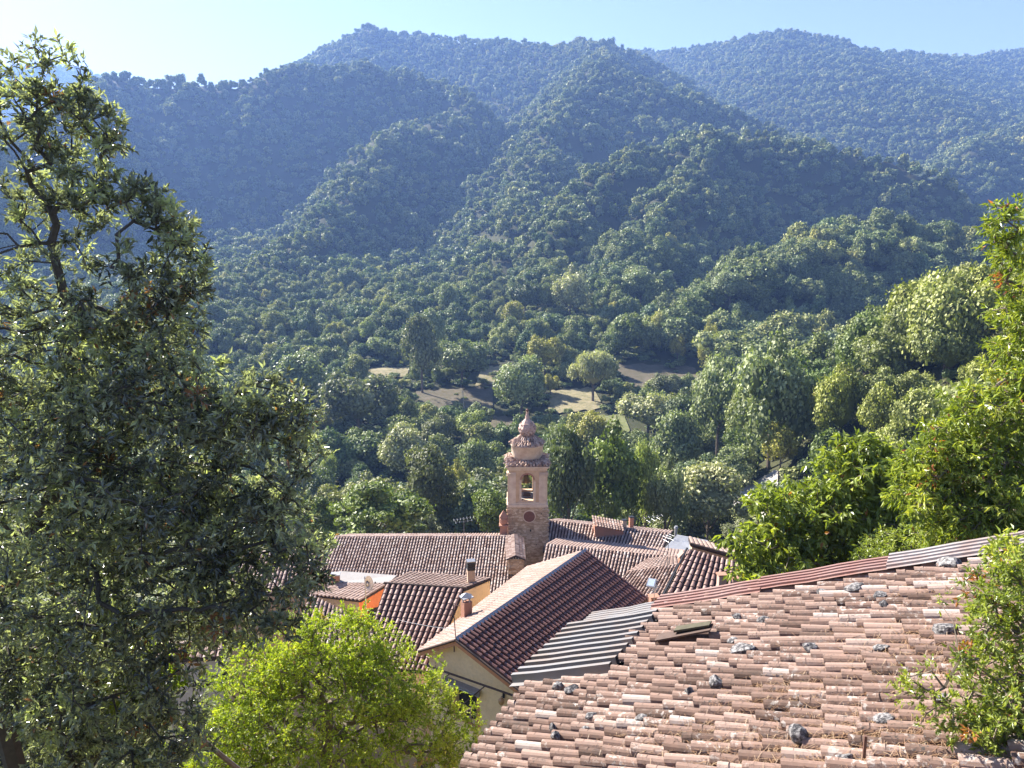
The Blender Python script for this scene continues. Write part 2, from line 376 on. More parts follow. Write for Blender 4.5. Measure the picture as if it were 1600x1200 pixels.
def ico():
    global ICO_V, ICO_F
    if ICO_V is None:
        import bmesh
        bm = bmesh.new(); bmesh.ops.create_icosphere(bm, subdivisions=1, radius=1.0); bm.verts.ensure_lookup_table()
        ICO_V = np.array([v.co[:] for v in bm.verts]); ICO_F = np.array([[v.index for v in f.verts] for f in bm.faces]); bm.free()
    return ICO_V, ICO_F
def crown_mb(seed, form, nleaf, size, core=.58):
    q, f, t, c, sr = crown_arrays(seed, form, nleaf, size); mb = MB(); mb.add(q, f, t)
    iv, if_ = ico()
    for k in range(len(c)): mb.add(c[k] + iv * sr[k] * core, if_, .32)  # darker solid cores added inside the lobes to block light and see-through
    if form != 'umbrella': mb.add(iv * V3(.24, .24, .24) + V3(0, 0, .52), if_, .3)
    return mb
def trunk_mb(seed, form):
    rg = np.random.RandomState(seed); mb = MB(); hh = .5
    mb.bar((0, 0, -.08), (.01, 0, hh), .028, 7, .014)
    for k in range(6):
        a = rg.uniform(0, 6.28); z = rg.uniform(.2, .45); r = rg.uniform(.15, .3)
        mb.bar((0, 0, z), (r * math.cos(a), r * math.sin(a), z + rg.uniform(.12, .3)), .011, 5, .004)
    return mb
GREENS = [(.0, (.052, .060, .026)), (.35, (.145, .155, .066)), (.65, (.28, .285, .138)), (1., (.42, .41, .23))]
CR_MAT = leaf_mat('valley_foliage', GREENS, .22, use_obj=True, rough=.55, spec=.35)
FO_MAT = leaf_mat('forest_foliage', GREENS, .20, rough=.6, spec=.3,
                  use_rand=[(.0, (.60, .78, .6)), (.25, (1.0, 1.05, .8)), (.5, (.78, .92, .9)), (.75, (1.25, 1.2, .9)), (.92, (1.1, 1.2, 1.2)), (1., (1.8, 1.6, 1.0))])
BARK = plain('bark', (.16, .12, .09), .95, var=.6, scale=20)
FORMS = {}
for form, seeds in (('round', (1, 2, 3)), ('tall', (4, 5)), ('cone', (6,)), ('umbrella', (7,)), ('poplar', (8, 9)), ('willow', (10,)), ('bush', (11, 12))):
    for s_ in seeds:
        cm = crown_mb(s_, form, 6500, .032 if form != 'umbrella' else .026).mesh('crown'); cm.materials.append(CR_MAT)
        tm = trunk_mb(s_, form).mesh('trunk'); tm.materials.append(BARK)
        FORMS.setdefault(form, []).append((cm, tm))
def valley_tree(p, wd, ht, form, color, label, group=None, name='tree', k=0, cat='tree', rz=0.0):
    cm, tm = FORMS[form][k % len(FORMS[form])]
    e = empty(name, p, rz, label, cat, group); e.scale = (wd, wd, ht)
    c = link('crown', cm, None, e); c.color = tuple(color) + (1,)
    t = link('trunk', tm, None, e); return e

# forest: variants instanced on points with geometry nodes (uncountable far woods)
def make_forest(name, pts, scl, rot, idx, coll, label):
    me = bpy.data.meshes.new(name); n = len(pts); me.vertices.add(n); me.vertices.foreach_set('co', np.asarray(pts, np.float32).ravel())
    a = me.attributes.new('scl', 'FLOAT_VECTOR', 'POINT'); a.data.foreach_set('vector', np.asarray(scl, np.float32).ravel())
    a = me.attributes.new('rot', 'FLOAT_VECTOR', 'POINT'); a.data.foreach_set('vector', np.asarray(rot, np.float32).ravel())
    a = me.attributes.new('idx', 'INT', 'POINT'); a.data.foreach_set('value', np.asarray(idx, np.int32))
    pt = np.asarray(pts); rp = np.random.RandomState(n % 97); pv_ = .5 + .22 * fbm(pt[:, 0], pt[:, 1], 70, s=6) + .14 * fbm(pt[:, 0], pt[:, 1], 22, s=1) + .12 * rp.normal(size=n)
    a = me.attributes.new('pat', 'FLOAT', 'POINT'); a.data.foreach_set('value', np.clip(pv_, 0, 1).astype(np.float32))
    o = link(name, me); tag(o, label, 'forest', kind='stuff')
    g = bpy.data.node_groups.new(name, 'GeometryNodeTree')
    g.interface.new_socket('Geometry', in_out='INPUT', socket_type='NodeSocketGeometry'); g.interface.new_socket('Geometry', in_out='OUTPUT', socket_type='NodeSocketGeometry')
    gi = g.nodes.new('NodeGroupInput'); go = g.nodes.new('NodeGroupOutput'); ip = g.nodes.new('GeometryNodeInstanceOnPoints')
    ci = g.nodes.new('GeometryNodeCollectionInfo'); ci.inputs['Collection'].default_value = coll; ci.inputs['Separate Children'].default_value = True; ci.inputs['Reset Children'].default_value = True
    def attr(nm, dt):
        q = g.nodes.new('GeometryNodeInputNamedAttribute'); q.data_type = dt; q.inputs['Name'].default_value = nm
        return [s for s in q.outputs if s.enabled and s.name == 'Attribute'][0]
    g.links.new(gi.outputs[0], ip.inputs['Points']); g.links.new(ci.outputs[0], ip.inputs['Instance'])
    ip.inputs['Pick Instance'].default_value = True
    g.links.new(attr('idx', 'INT'), ip.inputs['Instance Index'])
    g.links.new(attr('rot', 'FLOAT_VECTOR'), ip.inputs['Rotation']); g.links.new(attr('scl', 'FLOAT_VECTOR'), ip.inputs['Scale'])
    g.links.new(ip.outputs[0], go.inputs[0])
    md = o.modifiers.new('scatter', 'NODES'); md.node_group = g; return o
def variants(tagname, specs):
    cl = bpy.data.collections.new(tagname)
    for i, (s_, form, nl, size) in enumerate(specs):
        me = crown_mb(s_, form, nl, size).mesh('forest_crown'); me.materials.append(FO_MAT)
        o = bpy.data.objects.new('forest_crown_%02d' % i, me); cl.objects.link(o)
    return cl
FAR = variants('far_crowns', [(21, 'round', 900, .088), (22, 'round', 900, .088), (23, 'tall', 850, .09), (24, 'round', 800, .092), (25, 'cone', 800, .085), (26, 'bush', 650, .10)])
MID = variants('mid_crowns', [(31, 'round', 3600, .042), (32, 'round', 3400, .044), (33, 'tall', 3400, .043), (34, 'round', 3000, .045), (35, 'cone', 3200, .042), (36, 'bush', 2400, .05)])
def jgrid(x0, x1, y0, y1, sp, rg):
    X, Y = np.meshgrid(np.arange(x0, x1, sp), np.arange(y0, y1, sp)); X = X.ravel() + rg.uniform(-.48, .48, X.size) * sp; Y = Y.ravel() + rg.uniform(-.48, .48, Y.size) * sp
    k = np.abs(X) < Y * .80 + (60 if y0 < 50 else 12); return X[k], Y[k]
# single trees standing out in the valley: photo x, y of the foot, width, height (photo pixels), form, colour, label
G = dict(n=(1.0, 1.0, 1.0), g=(1.25, 1.35, 1.3), y=(1.75, 1.55, .7), d=(.62, .72, .62), l=(1.5, 1.6, 1.0), s=(1.9, 1.8, 1.9), p=(.85, 1.02, .45), o=(1.35, 1.05, .7))
SINGLES = [
 (585, 856, 165, 112, 'umbrella', 'p', 'large round umbrella pine behind the church ridge, the bigger of two', 'umbrella_pine', 78),
 (497, 850, 92, 80, 'umbrella', 'p', 'smaller umbrella pine with bare forked limbs beside the big one', 'umbrella_pine', 84),
 (651, 846, 46, 26, 'bush', 'p', 'small clipped pine top peeping over the church ridge', 'shrub', 80),
 (515, 775, 30, 62, 'tall', 'l', 'slim yellow green young tree above the small umbrella pine', 'tree', 0),
 (762, 852, 74, 80, 'round', 'p', 'fresh green tree just left of the bell tower above the ridge', 'tree', 82),
 (888, 850, 84, 178, 'tall', 'd', 'tall dark leafy tree directly right of the bell tower', 'tree', 88),
 (950, 850, 104, 165, 'tall', 'p', 'broad glossy green poplar behind the two little chimneys', 'poplar', 92),
 (1006, 850, 48, 160, 'tall', 'l', 'slim pale poplar right of the broad green one', 'poplar', 96),
 (1038, 850, 62, 120, 'tall', 'g', 'slim dark green poplar behind the aerial on the far ridge', 'poplar', 90),
 (1105, 842, 118, 108, 'round', 's', 'silvery grey olive like tree above the metal roof', 'tree', 96),
 (1145, 770, 80, 80, 'bush', 'g', 'grey green bushy tree beside the gravel road', 'tree', 0),
 (1012, 690, 92, 80, 'round', 's', 'pale round willow standing alone in the valley right of the tower', 'willow', 0),
 (930, 720, 70, 70, 'round', 'y', 'yellow green rounded tree below the pale meadow', 'tree', 0),
 (1120, 712, 84, 148, 'tall', 'g', 'tall pale green poplar, left one of the big pair', 'poplar', 0),
 (1200, 735, 116, 180, 'tall', 'g', 'tall pale green poplar, right and larger one of the big pair', 'poplar', 0),
 (1050, 760, 90, 110, 'round', 'g', 'grey green tree with a pale top behind the slim poplars', 'tree', 0),
 (1070, 700, 66, 84, 'round', 'd', 'dark tree between the round willow and the big poplars', 'tree', 0),
 (851, 590, 56, 66, 'round', 'y', 'yellow green round tree at the upper edge of the fields', 'tree', 0),
 (802, 520, 38, 44, 'round', 'y', 'little bright green tree alone against the dark wood', 'tree', 0),
 (926, 628, 82, 84, 'willow', 's', 'pale drooping willow among dark bushes above the meadow', 'willow', 0),
 (722, 606, 86, 78, 'round', 'g', 'broad grey green tree at the top of the shaded brown field', 'tree', 0),
 (815, 655, 92, 92, 'tall', 'g', 'bushy grey tree between the brown and the tan field', 'tree', 0),
 (660, 615, 72, 120, 'cone', 'n', 'tall pointed tree closing the hedge left of the brown field', 'tree', 0),
 (676, 560, 54, 76, 'cone', 'g', 'pointed tree in the diagonal hedge climbing the slope', 'tree', 0),
 (700, 500, 44, 56, 'cone', 'g', 'smaller pointed tree higher up the diagonal hedge', 'tree', 0),
 (860, 618, 28, 36, 'bush', 'y', 'small yellow bush at the corner of the tan field', 'bush', 0),
 (1040, 632, 48, 50, 'round', 'n', 'small dark tree casting shadow on the streaked brown field', 'tree', 0),
 (1058, 566, 28, 42, 'tall', 'y', 'small slim yellow green tree at the edge of the wood', 'tree', 0),
 (1106, 580, 32, 68, 'tall', 'y', 'slim bright tree left of the big poplars', 'tree', 0),
 (820, 498, 52, 58, 'round', 'd', 'dark tree right of the little bright green one', 'tree', 0),
 (640, 760, 92, 90, 'round', 's', 'grey leaved tree with pale crown left of the dark ones', 'tree', 0),
 (665, 820, 92, 116, 'round', 'n', 'dark round tree behind the church roof between pine and tower', 'tree', 100),
 (715, 806, 44, 76, 'tall', 'y', 'yellowish slim tree next to the dark round one', 'tree', 0),
 (742, 790, 70, 96, 'round', 'g', 'grey green tree left of the belfry', 'tree', 0),
 (690, 712, 60, 60, 'round', 'n', 'rounded tree above the grey leaved one', 'tree', 0),
 (560, 690, 110, 110, 'round', 'n', 'wide dark tree in the left part of the valley', 'tree', 0),
 (470, 650, 90, 90, 'round', 'g', 'bushy tree beyond the tips of the oak branches', 'tree', 0),
 (575, 540, 36, 42, 'cone', 'l', 'little pointed tree catching the sun on the left slope', 'tree', 0),
 (735, 690, 58, 50, 'bush', 'l', 'leafy bush at the foot of the leaning pole', 'bush', 0),
 (1140, 480, 70, 50, 'round', 'g', 'sunlit tree on the knoll edge above the wood', 'tree', 0),
 (1395, 535, 76, 52, 'round', 'g', 'sunlit tree in the dark hollow below the wooded knoll', 'tree', 0),
 (1255, 690, 66, 90, 'bush', 'y', 'yellow green edge tree at the top of the right slope', 'tree', 0),
 (1218, 745, 56, 86, 'bush', 'y', 'yellow green tree where the right slope meets the road', 'tree', 0),
 (1000, 480, 60, 56, 'round', 'g', 'pale tree at the lower edge of the central spur', 'tree', 0),
 (890, 500, 56, 70, 'tall', 's', 'pale tall tree standing up from the central wood', 'tree', 0),
 (1160, 850, 60, 40, 'bush', 'n', 'low bush between the metal roof and the walnut', 'bush', 75),
]
SING = []
for (px, py, wp_, hp2, form, cc, lab, nm, yy) in SINGLES:
    if yy: q = atY(px, py, yy); gz = float(height(q[0], q[1])); tall = q[2] - gz; 
    else: q = ground_hit(px, py, 95, 900); gz = q[2]; tall = 0
    s_ = (q[1] * cP - q[2] * sP) / FPX; SING.append([q, wp_ * s_ * 1.08, hp2 * s_ * (1.28 if form == 'umbrella' else 1.12), max(0, tall), gz, form, cc, lab, nm, px, py, wp_, hp2])

rg = np.random.RandomState(11); PX, PY, PS = [], [], []
for y0, y1, sp, sz in ((85, 330, 6.2, 7.6), (330, 640, 6.4, 8.2), (640, 1050, 7.6, 9.2), (1050, 2150, 8.8, 9.5), (2150, 2900, 14, 13)):
    X, Y = jgrid(-y1 * .82, y1 * .82, y0, y1, sp, rg); PX.append(X); PY.append(Y); PS.append(np.full(len(X), sz))
X = np.concatenate(PX); Y = np.concatenate(PY); S = np.concatenate(PS); Zt = height(X, Y)
# drop what the camera's side can never see: behind crests (with a margin for a step to the side)
azb = np.floor((np.arctan2(X, Y) + 1.0) / .006).astype(int); elev = (Zt + S * .8) / np.hypot(X, Y)
order = np.argsort(np.hypot(X, Y)); mx = np.full(azb.max() + 2, -9.0); keep = np.zeros(len(X), bool)
gr_el = Zt / np.hypot(X, Y)
for i in order:
    b = azb[i]
    if elev[i] > mx[b] - .006: keep[i] = True
    if gr_el[i] > mx[b]: mx[b] = gr_el[i]
for pl in FPOLY: keep &= ~in_poly(X, Y, pl, .30)
# clearings: less cover in the valley bottom, where the single trees stand
den = fbm(X, Y, 60, s=2)
val = (Y < 300) & (Zt < -40) & ~((X > 45) & (Y < 215))
keep &= ~(val & (den < -1.3)); keep &= ~(val & (Y < 92))
keep &= ~((Y > 260) & (fbm(X, Y, 45, s=9) < -.75)); keep &= ~((Y > 200) & (rg.rand(len(X)) < .14) & (Y < 1000))
dep = Y * cP - Zt * sP; ux = 800 + FPX * X / dep; uy = 600 - FPX * (Y * sP + (Zt + S * .5) * cP) / dep; rpx = FPX * S * .45 / dep
for q, wm, hm, tall, gz, form, cc, lab, nm, px, py, wp_, hp2 in SING:
    keep &= ~(np.hypot(X - q[0], Y - q[1]) < wm * .45)
    keep &= ~((Y < q[1] - .5) & (np.abs(ux - px) < wp_ * .42 + rpx * .5) & (uy > py - hp2 - rpx * .3) & (uy < py + rpx * .5) & (Y > q[1] - 13))
for (_n, cs_, _m, _l), pl in zip(FIELDS, FPOLY):
    keep &= ~(in_poly(ux, uy, np.array(cs_, float), -.12) & (Y < pl[:, 1].max()) & (Y > pl[:, 1].min() - 40))
X, Y, S, Zt = X[keep], Y[keep], S[keep], Zt[keep]
n = len(X); big = fbm(X, Y, 110, s=4)
ht = S * np.clip(np.exp(rg.normal(0, .30, n)), .5, 1.75) * (1.02 + .22 * big); wd = ht * rg.uniform(.70, 1.12, n)
ht = np.where((Y < 300) & (X > 40), ht * 1.25, ht); wd = np.where((Y < 300) & (X > 40), wd * 1.2, wd)
kn = (X > 45) & (Y > 255) & (Y < 470); ht = np.where(kn, ht * 1.4, ht); wd = np.where(kn, wd * 1.45, wd); H_ = (Y < 235) & (X > 40); ht = np.where(H_, ht * .98, ht); wd = np.where(H_, wd * .86, wd)
scl = np.stack([wd, wd, ht], 1); rot = np.stack([rg.normal(size=n) * .05, rg.normal(size=n) * .05, rg.uniform(0, 6.28, n)], 1)
idx = rg.choice(6, n, p=[.24, .22, .16, .2, .08, .10]); pts = np.stack([X, Y, Zt - np.where(Y > 600, .17, .08) * ht], 1)
# undergrowth between the trees
ru_ = np.random.RandomState(77); UX, UY = jgrid(-330, 330, 10, 400, 3.9, ru_); uk = ru_.rand(len(UX)) < .8
for pl in FPOLY: uk &= ~(in_poly(UX, UY, pl, .10) & (ru_.rand(len(UX)) < .90))
uk &= ~((UY < 84) & (UX > -24) & (UX < 25)); uk &= ~((UY < 24) & (UX < 0)); UX, UY = UX[uk], UY[uk]; UZ = height(UX, UY); uh = ru_.uniform(1.2, 3.6, len(UX)); uw = uh * ru_.uniform(1.2, 1.9, len(UX))
UG = (np.stack([UX, UY, UZ - .1 * uh], 1), np.stack([uw, uw, uh], 1), np.stack([uh * 0, uh * 0, ru_.uniform(0, 6.28, len(UX))], 1), ru_.choice([0, 1, 5], len(UX)))
dist = np.hypot(X, Y)
near = np.argsort(dist)[:240]; isnear = np.zeros(n, bool); isnear[near] = True
mid = (dist < 480) & ~isnear; farm = (dist >= 480)
print('forest', n, 'mid', mid.sum(), 'far', farm.sum(), 'near to', dist[near].max())
make_forest('undergrowth', *UG, FAR, 'low scrub and brambles covering the ground between the valley trees')
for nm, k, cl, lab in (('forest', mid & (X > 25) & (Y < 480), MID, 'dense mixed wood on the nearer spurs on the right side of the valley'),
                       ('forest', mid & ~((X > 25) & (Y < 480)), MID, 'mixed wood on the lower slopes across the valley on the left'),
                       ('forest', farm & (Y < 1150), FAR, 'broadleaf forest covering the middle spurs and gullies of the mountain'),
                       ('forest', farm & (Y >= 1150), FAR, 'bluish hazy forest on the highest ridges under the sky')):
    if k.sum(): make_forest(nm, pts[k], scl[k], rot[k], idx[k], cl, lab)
fk = ['round', 'round', 'tall', 'round', 'cone', 'bush']
tints = [(1, 1, 1), (1.25, 1.2, .8), (.8, .95, 1.0), (1.35, 1.3, 1.2), (.7, .82, .68)]
TN = ['mid green', 'yellowish green', 'bluish green', 'pale', 'dark']
LM = [(824, 740, 'the bell tower'), (1175, 780, 'the gravel road'), (1105, 800, 'the silvery olive tree'), (1008, 770, 'the slim pale poplar'), (950, 770, 'the broad green poplar'), (1012, 650, 'the round willow'),
      (1160, 640, 'the pair of big poplars'), (710, 630, 'the brown field'), (900, 625, 'the tan field'), (1040, 592, 'the streaked field'), (930, 662, 'the light meadow'), (851, 560, 'the yellow round tree'), (802, 500, 'the little bright tree'),
      (585, 800, 'the big umbrella pine'), (605, 585, 'the narrow pale field'), (660, 570, 'the pointed hedge tree'), (560, 650, 'the wide dark valley tree'), (480, 620, 'the oak branch tips'), (400, 640, 'the oak crown'), (1280, 790, 'the walnut tree'),
      (1500, 640, 'the tall tree at the right edge'), (1370, 380, 'the wooded knoll'), (1395, 515, 'the sunlit tree in the hollow'), (1255, 640, 'the yellow green edge tree'), (690, 690, 'the leaning pole'), (1420, 560, 'the crest of the right slope'), (1340, 690, 'the foot of the right slope')]
used_lab = {}
def near_label(p, fm, tn, h):
    u, v = proj((p[0], p[1], p[2] + h * .6)); d = [math.hypot(u - a, (v - b) * 1.3) for a, b, _ in LM]; o = np.argsort(d)
    desc = {'round': 'rounded', 'tall': 'upright', 'cone': 'pointed', 'bush': 'spreading'}[fm]
    for k in o[:6]:
        a, b, nm = LM[k]; far_ = 'just' if d[k] < 32 else ('a little' if d[k] < 75 else 'well')
        rel = ('right of' if u > a else 'left of') if abs(u - a) > abs(v - b) else ('below' if v > b else 'above')
        for size in (('tall',) if h > 9.5 else (('small',) if h < 6 else ('',))):
            t = ' '.join(('%s %s %s tree %s %s %s' % (size, desc, TN[tn], far_, rel, nm)).split())
            if t not in used_lab: used_lab[t] = 1; return t
    return t
for j in near:
    side = 'right' if X[j] > 40 else ('left' if X[j] < -30 else 'middle')
    fm = fk[idx[j]]; tn = int(rg.randint(5))
    ct_ = tints[tn] if side != 'right' else tuple(q * m_ for q, m_ in zip(tints[tn], (1.08, 1.14, .78)))  # right slope trees tinted yellower and brighter in place of stronger sunlight
    where = {'right': 'on the wooded slope right of the village', 'left': 'in the valley left of the bell tower', 'middle': 'in the valley wood behind the church roofs'}[side]
    valley_tree(pts[j], scl[j, 0], scl[j, 2], fm, ct_, near_label(pts[j], fm, tn, scl[j, 2]), 'trees ' + where, k=int(j), rz=float(rot[j, 2]))

for k, (q, wm, hm, tall, gz, form, cc, lab, nm, px, py, wp_, hp2) in enumerate(SING):
    bz = q[2] if tall <= 0 else gz; H = hm + (tall if tall > 0 else 0)
    W = wm
    if tall > 0:    # foot hidden behind the roofs: the crown keeps its size and stands on its own longer trunk
        cm, tm = FORMS[form][k % len(FORMS[form])]; e = empty(nm, (q[0], q[1], gz), .7 * k, lab, nm.replace('_', ' ').replace('umbrella ', ''))
        c = link('crown', cm, None, e); c.location = (0, 0, tall); c.scale = (W, W, hm); c.color = tuple(G[cc]) + (1,)
        m_ = MB(); m_.bar((0, 0, -.5), (0, 0, tall + hm * .3), .22, 8, .16)
        for a in range(6 if form == 'umbrella' else 3): m_.bar((0, 0, tall + hm * .1), (W * .30 * math.cos(a), W * .30 * math.sin(a), tall + hm * .55), .11, 6, .04)
        t = link('trunk', m_.mesh('trunk'), BARK, e)
    else: valley_tree((q[0], q[1], gz), W, H, form, G[cc], lab, None, nm, k, nm.replace('_', ' '), .7 * k)

# ------------------------------------------------------------------ roofs
def tiles(mb, A, B, C, D, sp, course, hgt, seed=0, seg=5, jit=0.0, rim=0.0, lift=.02, width=.86, mask=None, wav=0.0, nl=1, m=0, tint=(.5, .2), slide=0.0, col_ids=None):
    """barrel tiles in columns from the ridge A-B down to the eave D-C"""
    rg = np.random.RandomState(seed); A, B, C, D = [np.asarray(q, float) for q in (A, B, C, D)]
    nrm = unit(np.cross(D - A, B - A)); nrm = nrm if nrm[2] > 0 else -nrm
    nc = max(2, int(round((np.linalg.norm(B - A) + np.linalg.norm(C - D)) / 2 / sp)))
    V, F, T = [], [], []; base = 0; th = np.linspace(0, math.pi, seg + 1)
    for i in range(nc):
        f = (i + .5) / nc; P = A + (B - A) * f; Q = D + (C - D) * f; L = np.linalg.norm(Q - P); dn = (Q - P) / L; ac = np.cross(nrm, dn)
        w0 = (np.linalg.norm(B - A) * 1.0) / nc; w1 = np.linalg.norm(C - D) / nc
        s = -rg.uniform(0, 1) * course * slide; j = 0; off = 0; tph = rg.uniform(0, 6.28); ct = rg.normal() * .06
        while s < L - .05:
            ln = course * (1 + slide * .13 * rg.normal()) if slide else L / max(1, round(L / course))
            a, b = max(s, 0.0), min(s + ln * 1.12, L + .04); s += ln
            if b - a < .1: continue
            if mask is not None and not mask(f, (a + b) / 2 / L): continue
            off = wav * math.sin(a * 1.1 + tph) + jit * rg.normal() * .45; yaw = jit * rg.normal() * .9; lf = jit * rg.normal() * .3
            k = nl + 1; ss = np.linspace(a, b, k); wd = (w0 + (w1 - w0) * (ss / L)) * .5 * width * np.linspace(.88, 1.0, k)
            hh = hgt * np.linspace(.80, 1.0, k); bz = np.linspace(0, lift, k) + lf + jit * .12 * rg.normal()
            cen = P + dn * ss[:, None] + ac * (off + yaw * (np.linspace(-.5, .5, k)))[:, None]
            rw = 1 + jit * .5 * rg.normal()
            ring = cen[:, None, :] + ac * (np.cos(th)[None, :] * wd[:, None] * rw)[..., None] + nrm * (bz[:, None] + np.sin(th)[None, :] * hh[:, None])[..., None]
            v = ring.reshape(-1, 3); n1 = seg + 1
            q = [(u * n1 + e, u * n1 + e + 1, (u + 1) * n1 + e + 1, (u + 1) * n1 + e) for u in range(nl) for e in range(seg)]
            if rim:
                e0 = cen[-1] + ac * (np.cos(th) * (wd[-1] - rim))[:, None] + nrm * (bz[-1] + np.sin(th) * (hh[-1] - rim))[:, None]
                e1 = e0 - dn * min(.12, b - a)
                c0 = len(v); v = np.vstack([v, e0, e1]); l0 = nl * n1
                q += [(l0 + e, l0 + e + 1, c0 + e + 1, c0 + e) for e in range(seg)] + [(c0 + e, c0 + e + 1, c0 + n1 + e + 1, c0 + n1 + e) for e in range(seg)]
            V.append(v); F.append(np.array(q) + base); base += len(v); T.append(np.full(len(q), np.clip(tint[0] + ct + tint[1] * rg.normal(), 0, 1)))
    if V: mb.add(np.vstack(V), np.vstack(F), np.concatenate(T), m)
    return nrm
def ridge_caps(mb, P, Q, r, ln=.4, seed=0, m=0, tint=(.55, .15), jit=.01, seg=6):
    rg = np.random.RandomState(seed); P = np.asarray(P, float); Q = np.asarray(Q, float); L = np.linalg.norm(Q - P); d = (Q - P) / L
    ac = unit(np.cross(d, V3(0, 0, 1))); up = np.cross(ac, d); n = max(1, int(L / ln)); th = np.linspace(-.35, math.pi + .35, seg + 1)
    for i in range(n):
        a, b = i * L / n, (i + 1.1) * L / n; o = ac * rg.normal() * jit
        v = np.vstack([P + d * s + o + ac * np.cos(th)[:, None] * rr + up * (np.sin(th)[:, None] * rr * .9 + dz) for s, rr, dz in ((a, r * .86, -.02), (b, r, 0.0))])
        mb.add(v, np.array([(e, e + 1, seg + 2 + e, seg + 1 + e) for e in range(seg)]), float(np.clip(tint[0] + tint[1] * rg.normal(), 0, 1)), m)
TERRA = [(.0, (.17, .085, .06)), (.3, (.30, .165, .12)), (.55, (.40, .24, .185)), (.8, (.48, .32, .25)), (1., (.56, .44, .36))]
T_OLD = tile_mat('old_terracotta', [(.0, (.065, .042, .031)), (.25, (.135, .087, .066)), (.55, (.215, .142, .110)), (.85, (.29, .205, .165)), (1., (.39, .32, .28))], 1.0, 1.0)
T_MID = tile_mat('weathered_terracotta', [(.0, (.12, .075, .058)), (.35, (.25, .17, .135)), (.65, (.36, .27, .225)), (1., (.48, .40, .35))], .5, .55)
T_RED = tile_mat('dark_red_terracotta', [(.0, (.11, .055, .043)), (.5, (.215, .125, .098)), (1., (.35, .24, .20))], .35, .5, rough=.6)
T_NEW = tile_mat('brown_terracotta', [(.0, (.07, .026, .02)), (.5, (.11, .042, .032)), (1., (.16, .07, .055))], .12, .5, rough=.42, spec=.45)  # brown tile, darkened to put this slope's grazing shade into the colour
T_PINK = tile_mat('pale_pink_terracotta', [(.0, (.21, .14, .11)), (.5, (.29, .205, .165)), (1., (.37, .28, .235))], .25, .5)
UNDER = plain('gap_shade_underlay', (.045, .03, .026), .95, var=.5)  # near-black, so the colour itself carries the shade in the tile gaps
CREAM = wall_mat('cream_plaster', (.88, .66, .40), (.66, .46, .28), .5, 0, .35)
OCHRE = wall_mat('ochre_stone', (.46, .33, .235), (.26, .19, .14), .8, 1.0, .6)
TAN_W = wall_mat('tan_plaster', (.50, .37, .27), (.30, .22, .16), .8, 0, .6)
ORANGE = wall_mat('orange_plaster', (.72, .23, .09), (.45, .20, .12), .8, 0, .4)
GREYW = wall_mat('grey_plaster', (.42, .38, .37), (.28, .24, .22), .7, 0, .5)
BRICK = wall_mat('brick', (.42, .21, .14), (.28, .18, .13), 1.5, 0, .6)
FASC = plain('orange_fascia', (.60, .27, .13), .7, var=.4)
WOODD = plain('dark_wood', (.09, .055, .04), .8, var=.5)
METAL = plain('grey_metal', (.30, .30, .31), .45, .6, .3)
RUSTM = plain('rusty_metal', (.20, .11, .08), .7, .3, .6, 20)
BLACK = plain('black_metal', (.02, .02, .022), .5)
WHITE = plain('pale_metal', (.30, .30, .31), .5, .1, .25)
OPENING_DARK = plain('dark_interior', (.012, .012, .014), .5)  # near-black stand-in for the shade inside openings
CEM = wall_mat('pale_cement', (.28, .26, .245), (.20, .18, .165), .8, 0, .5)

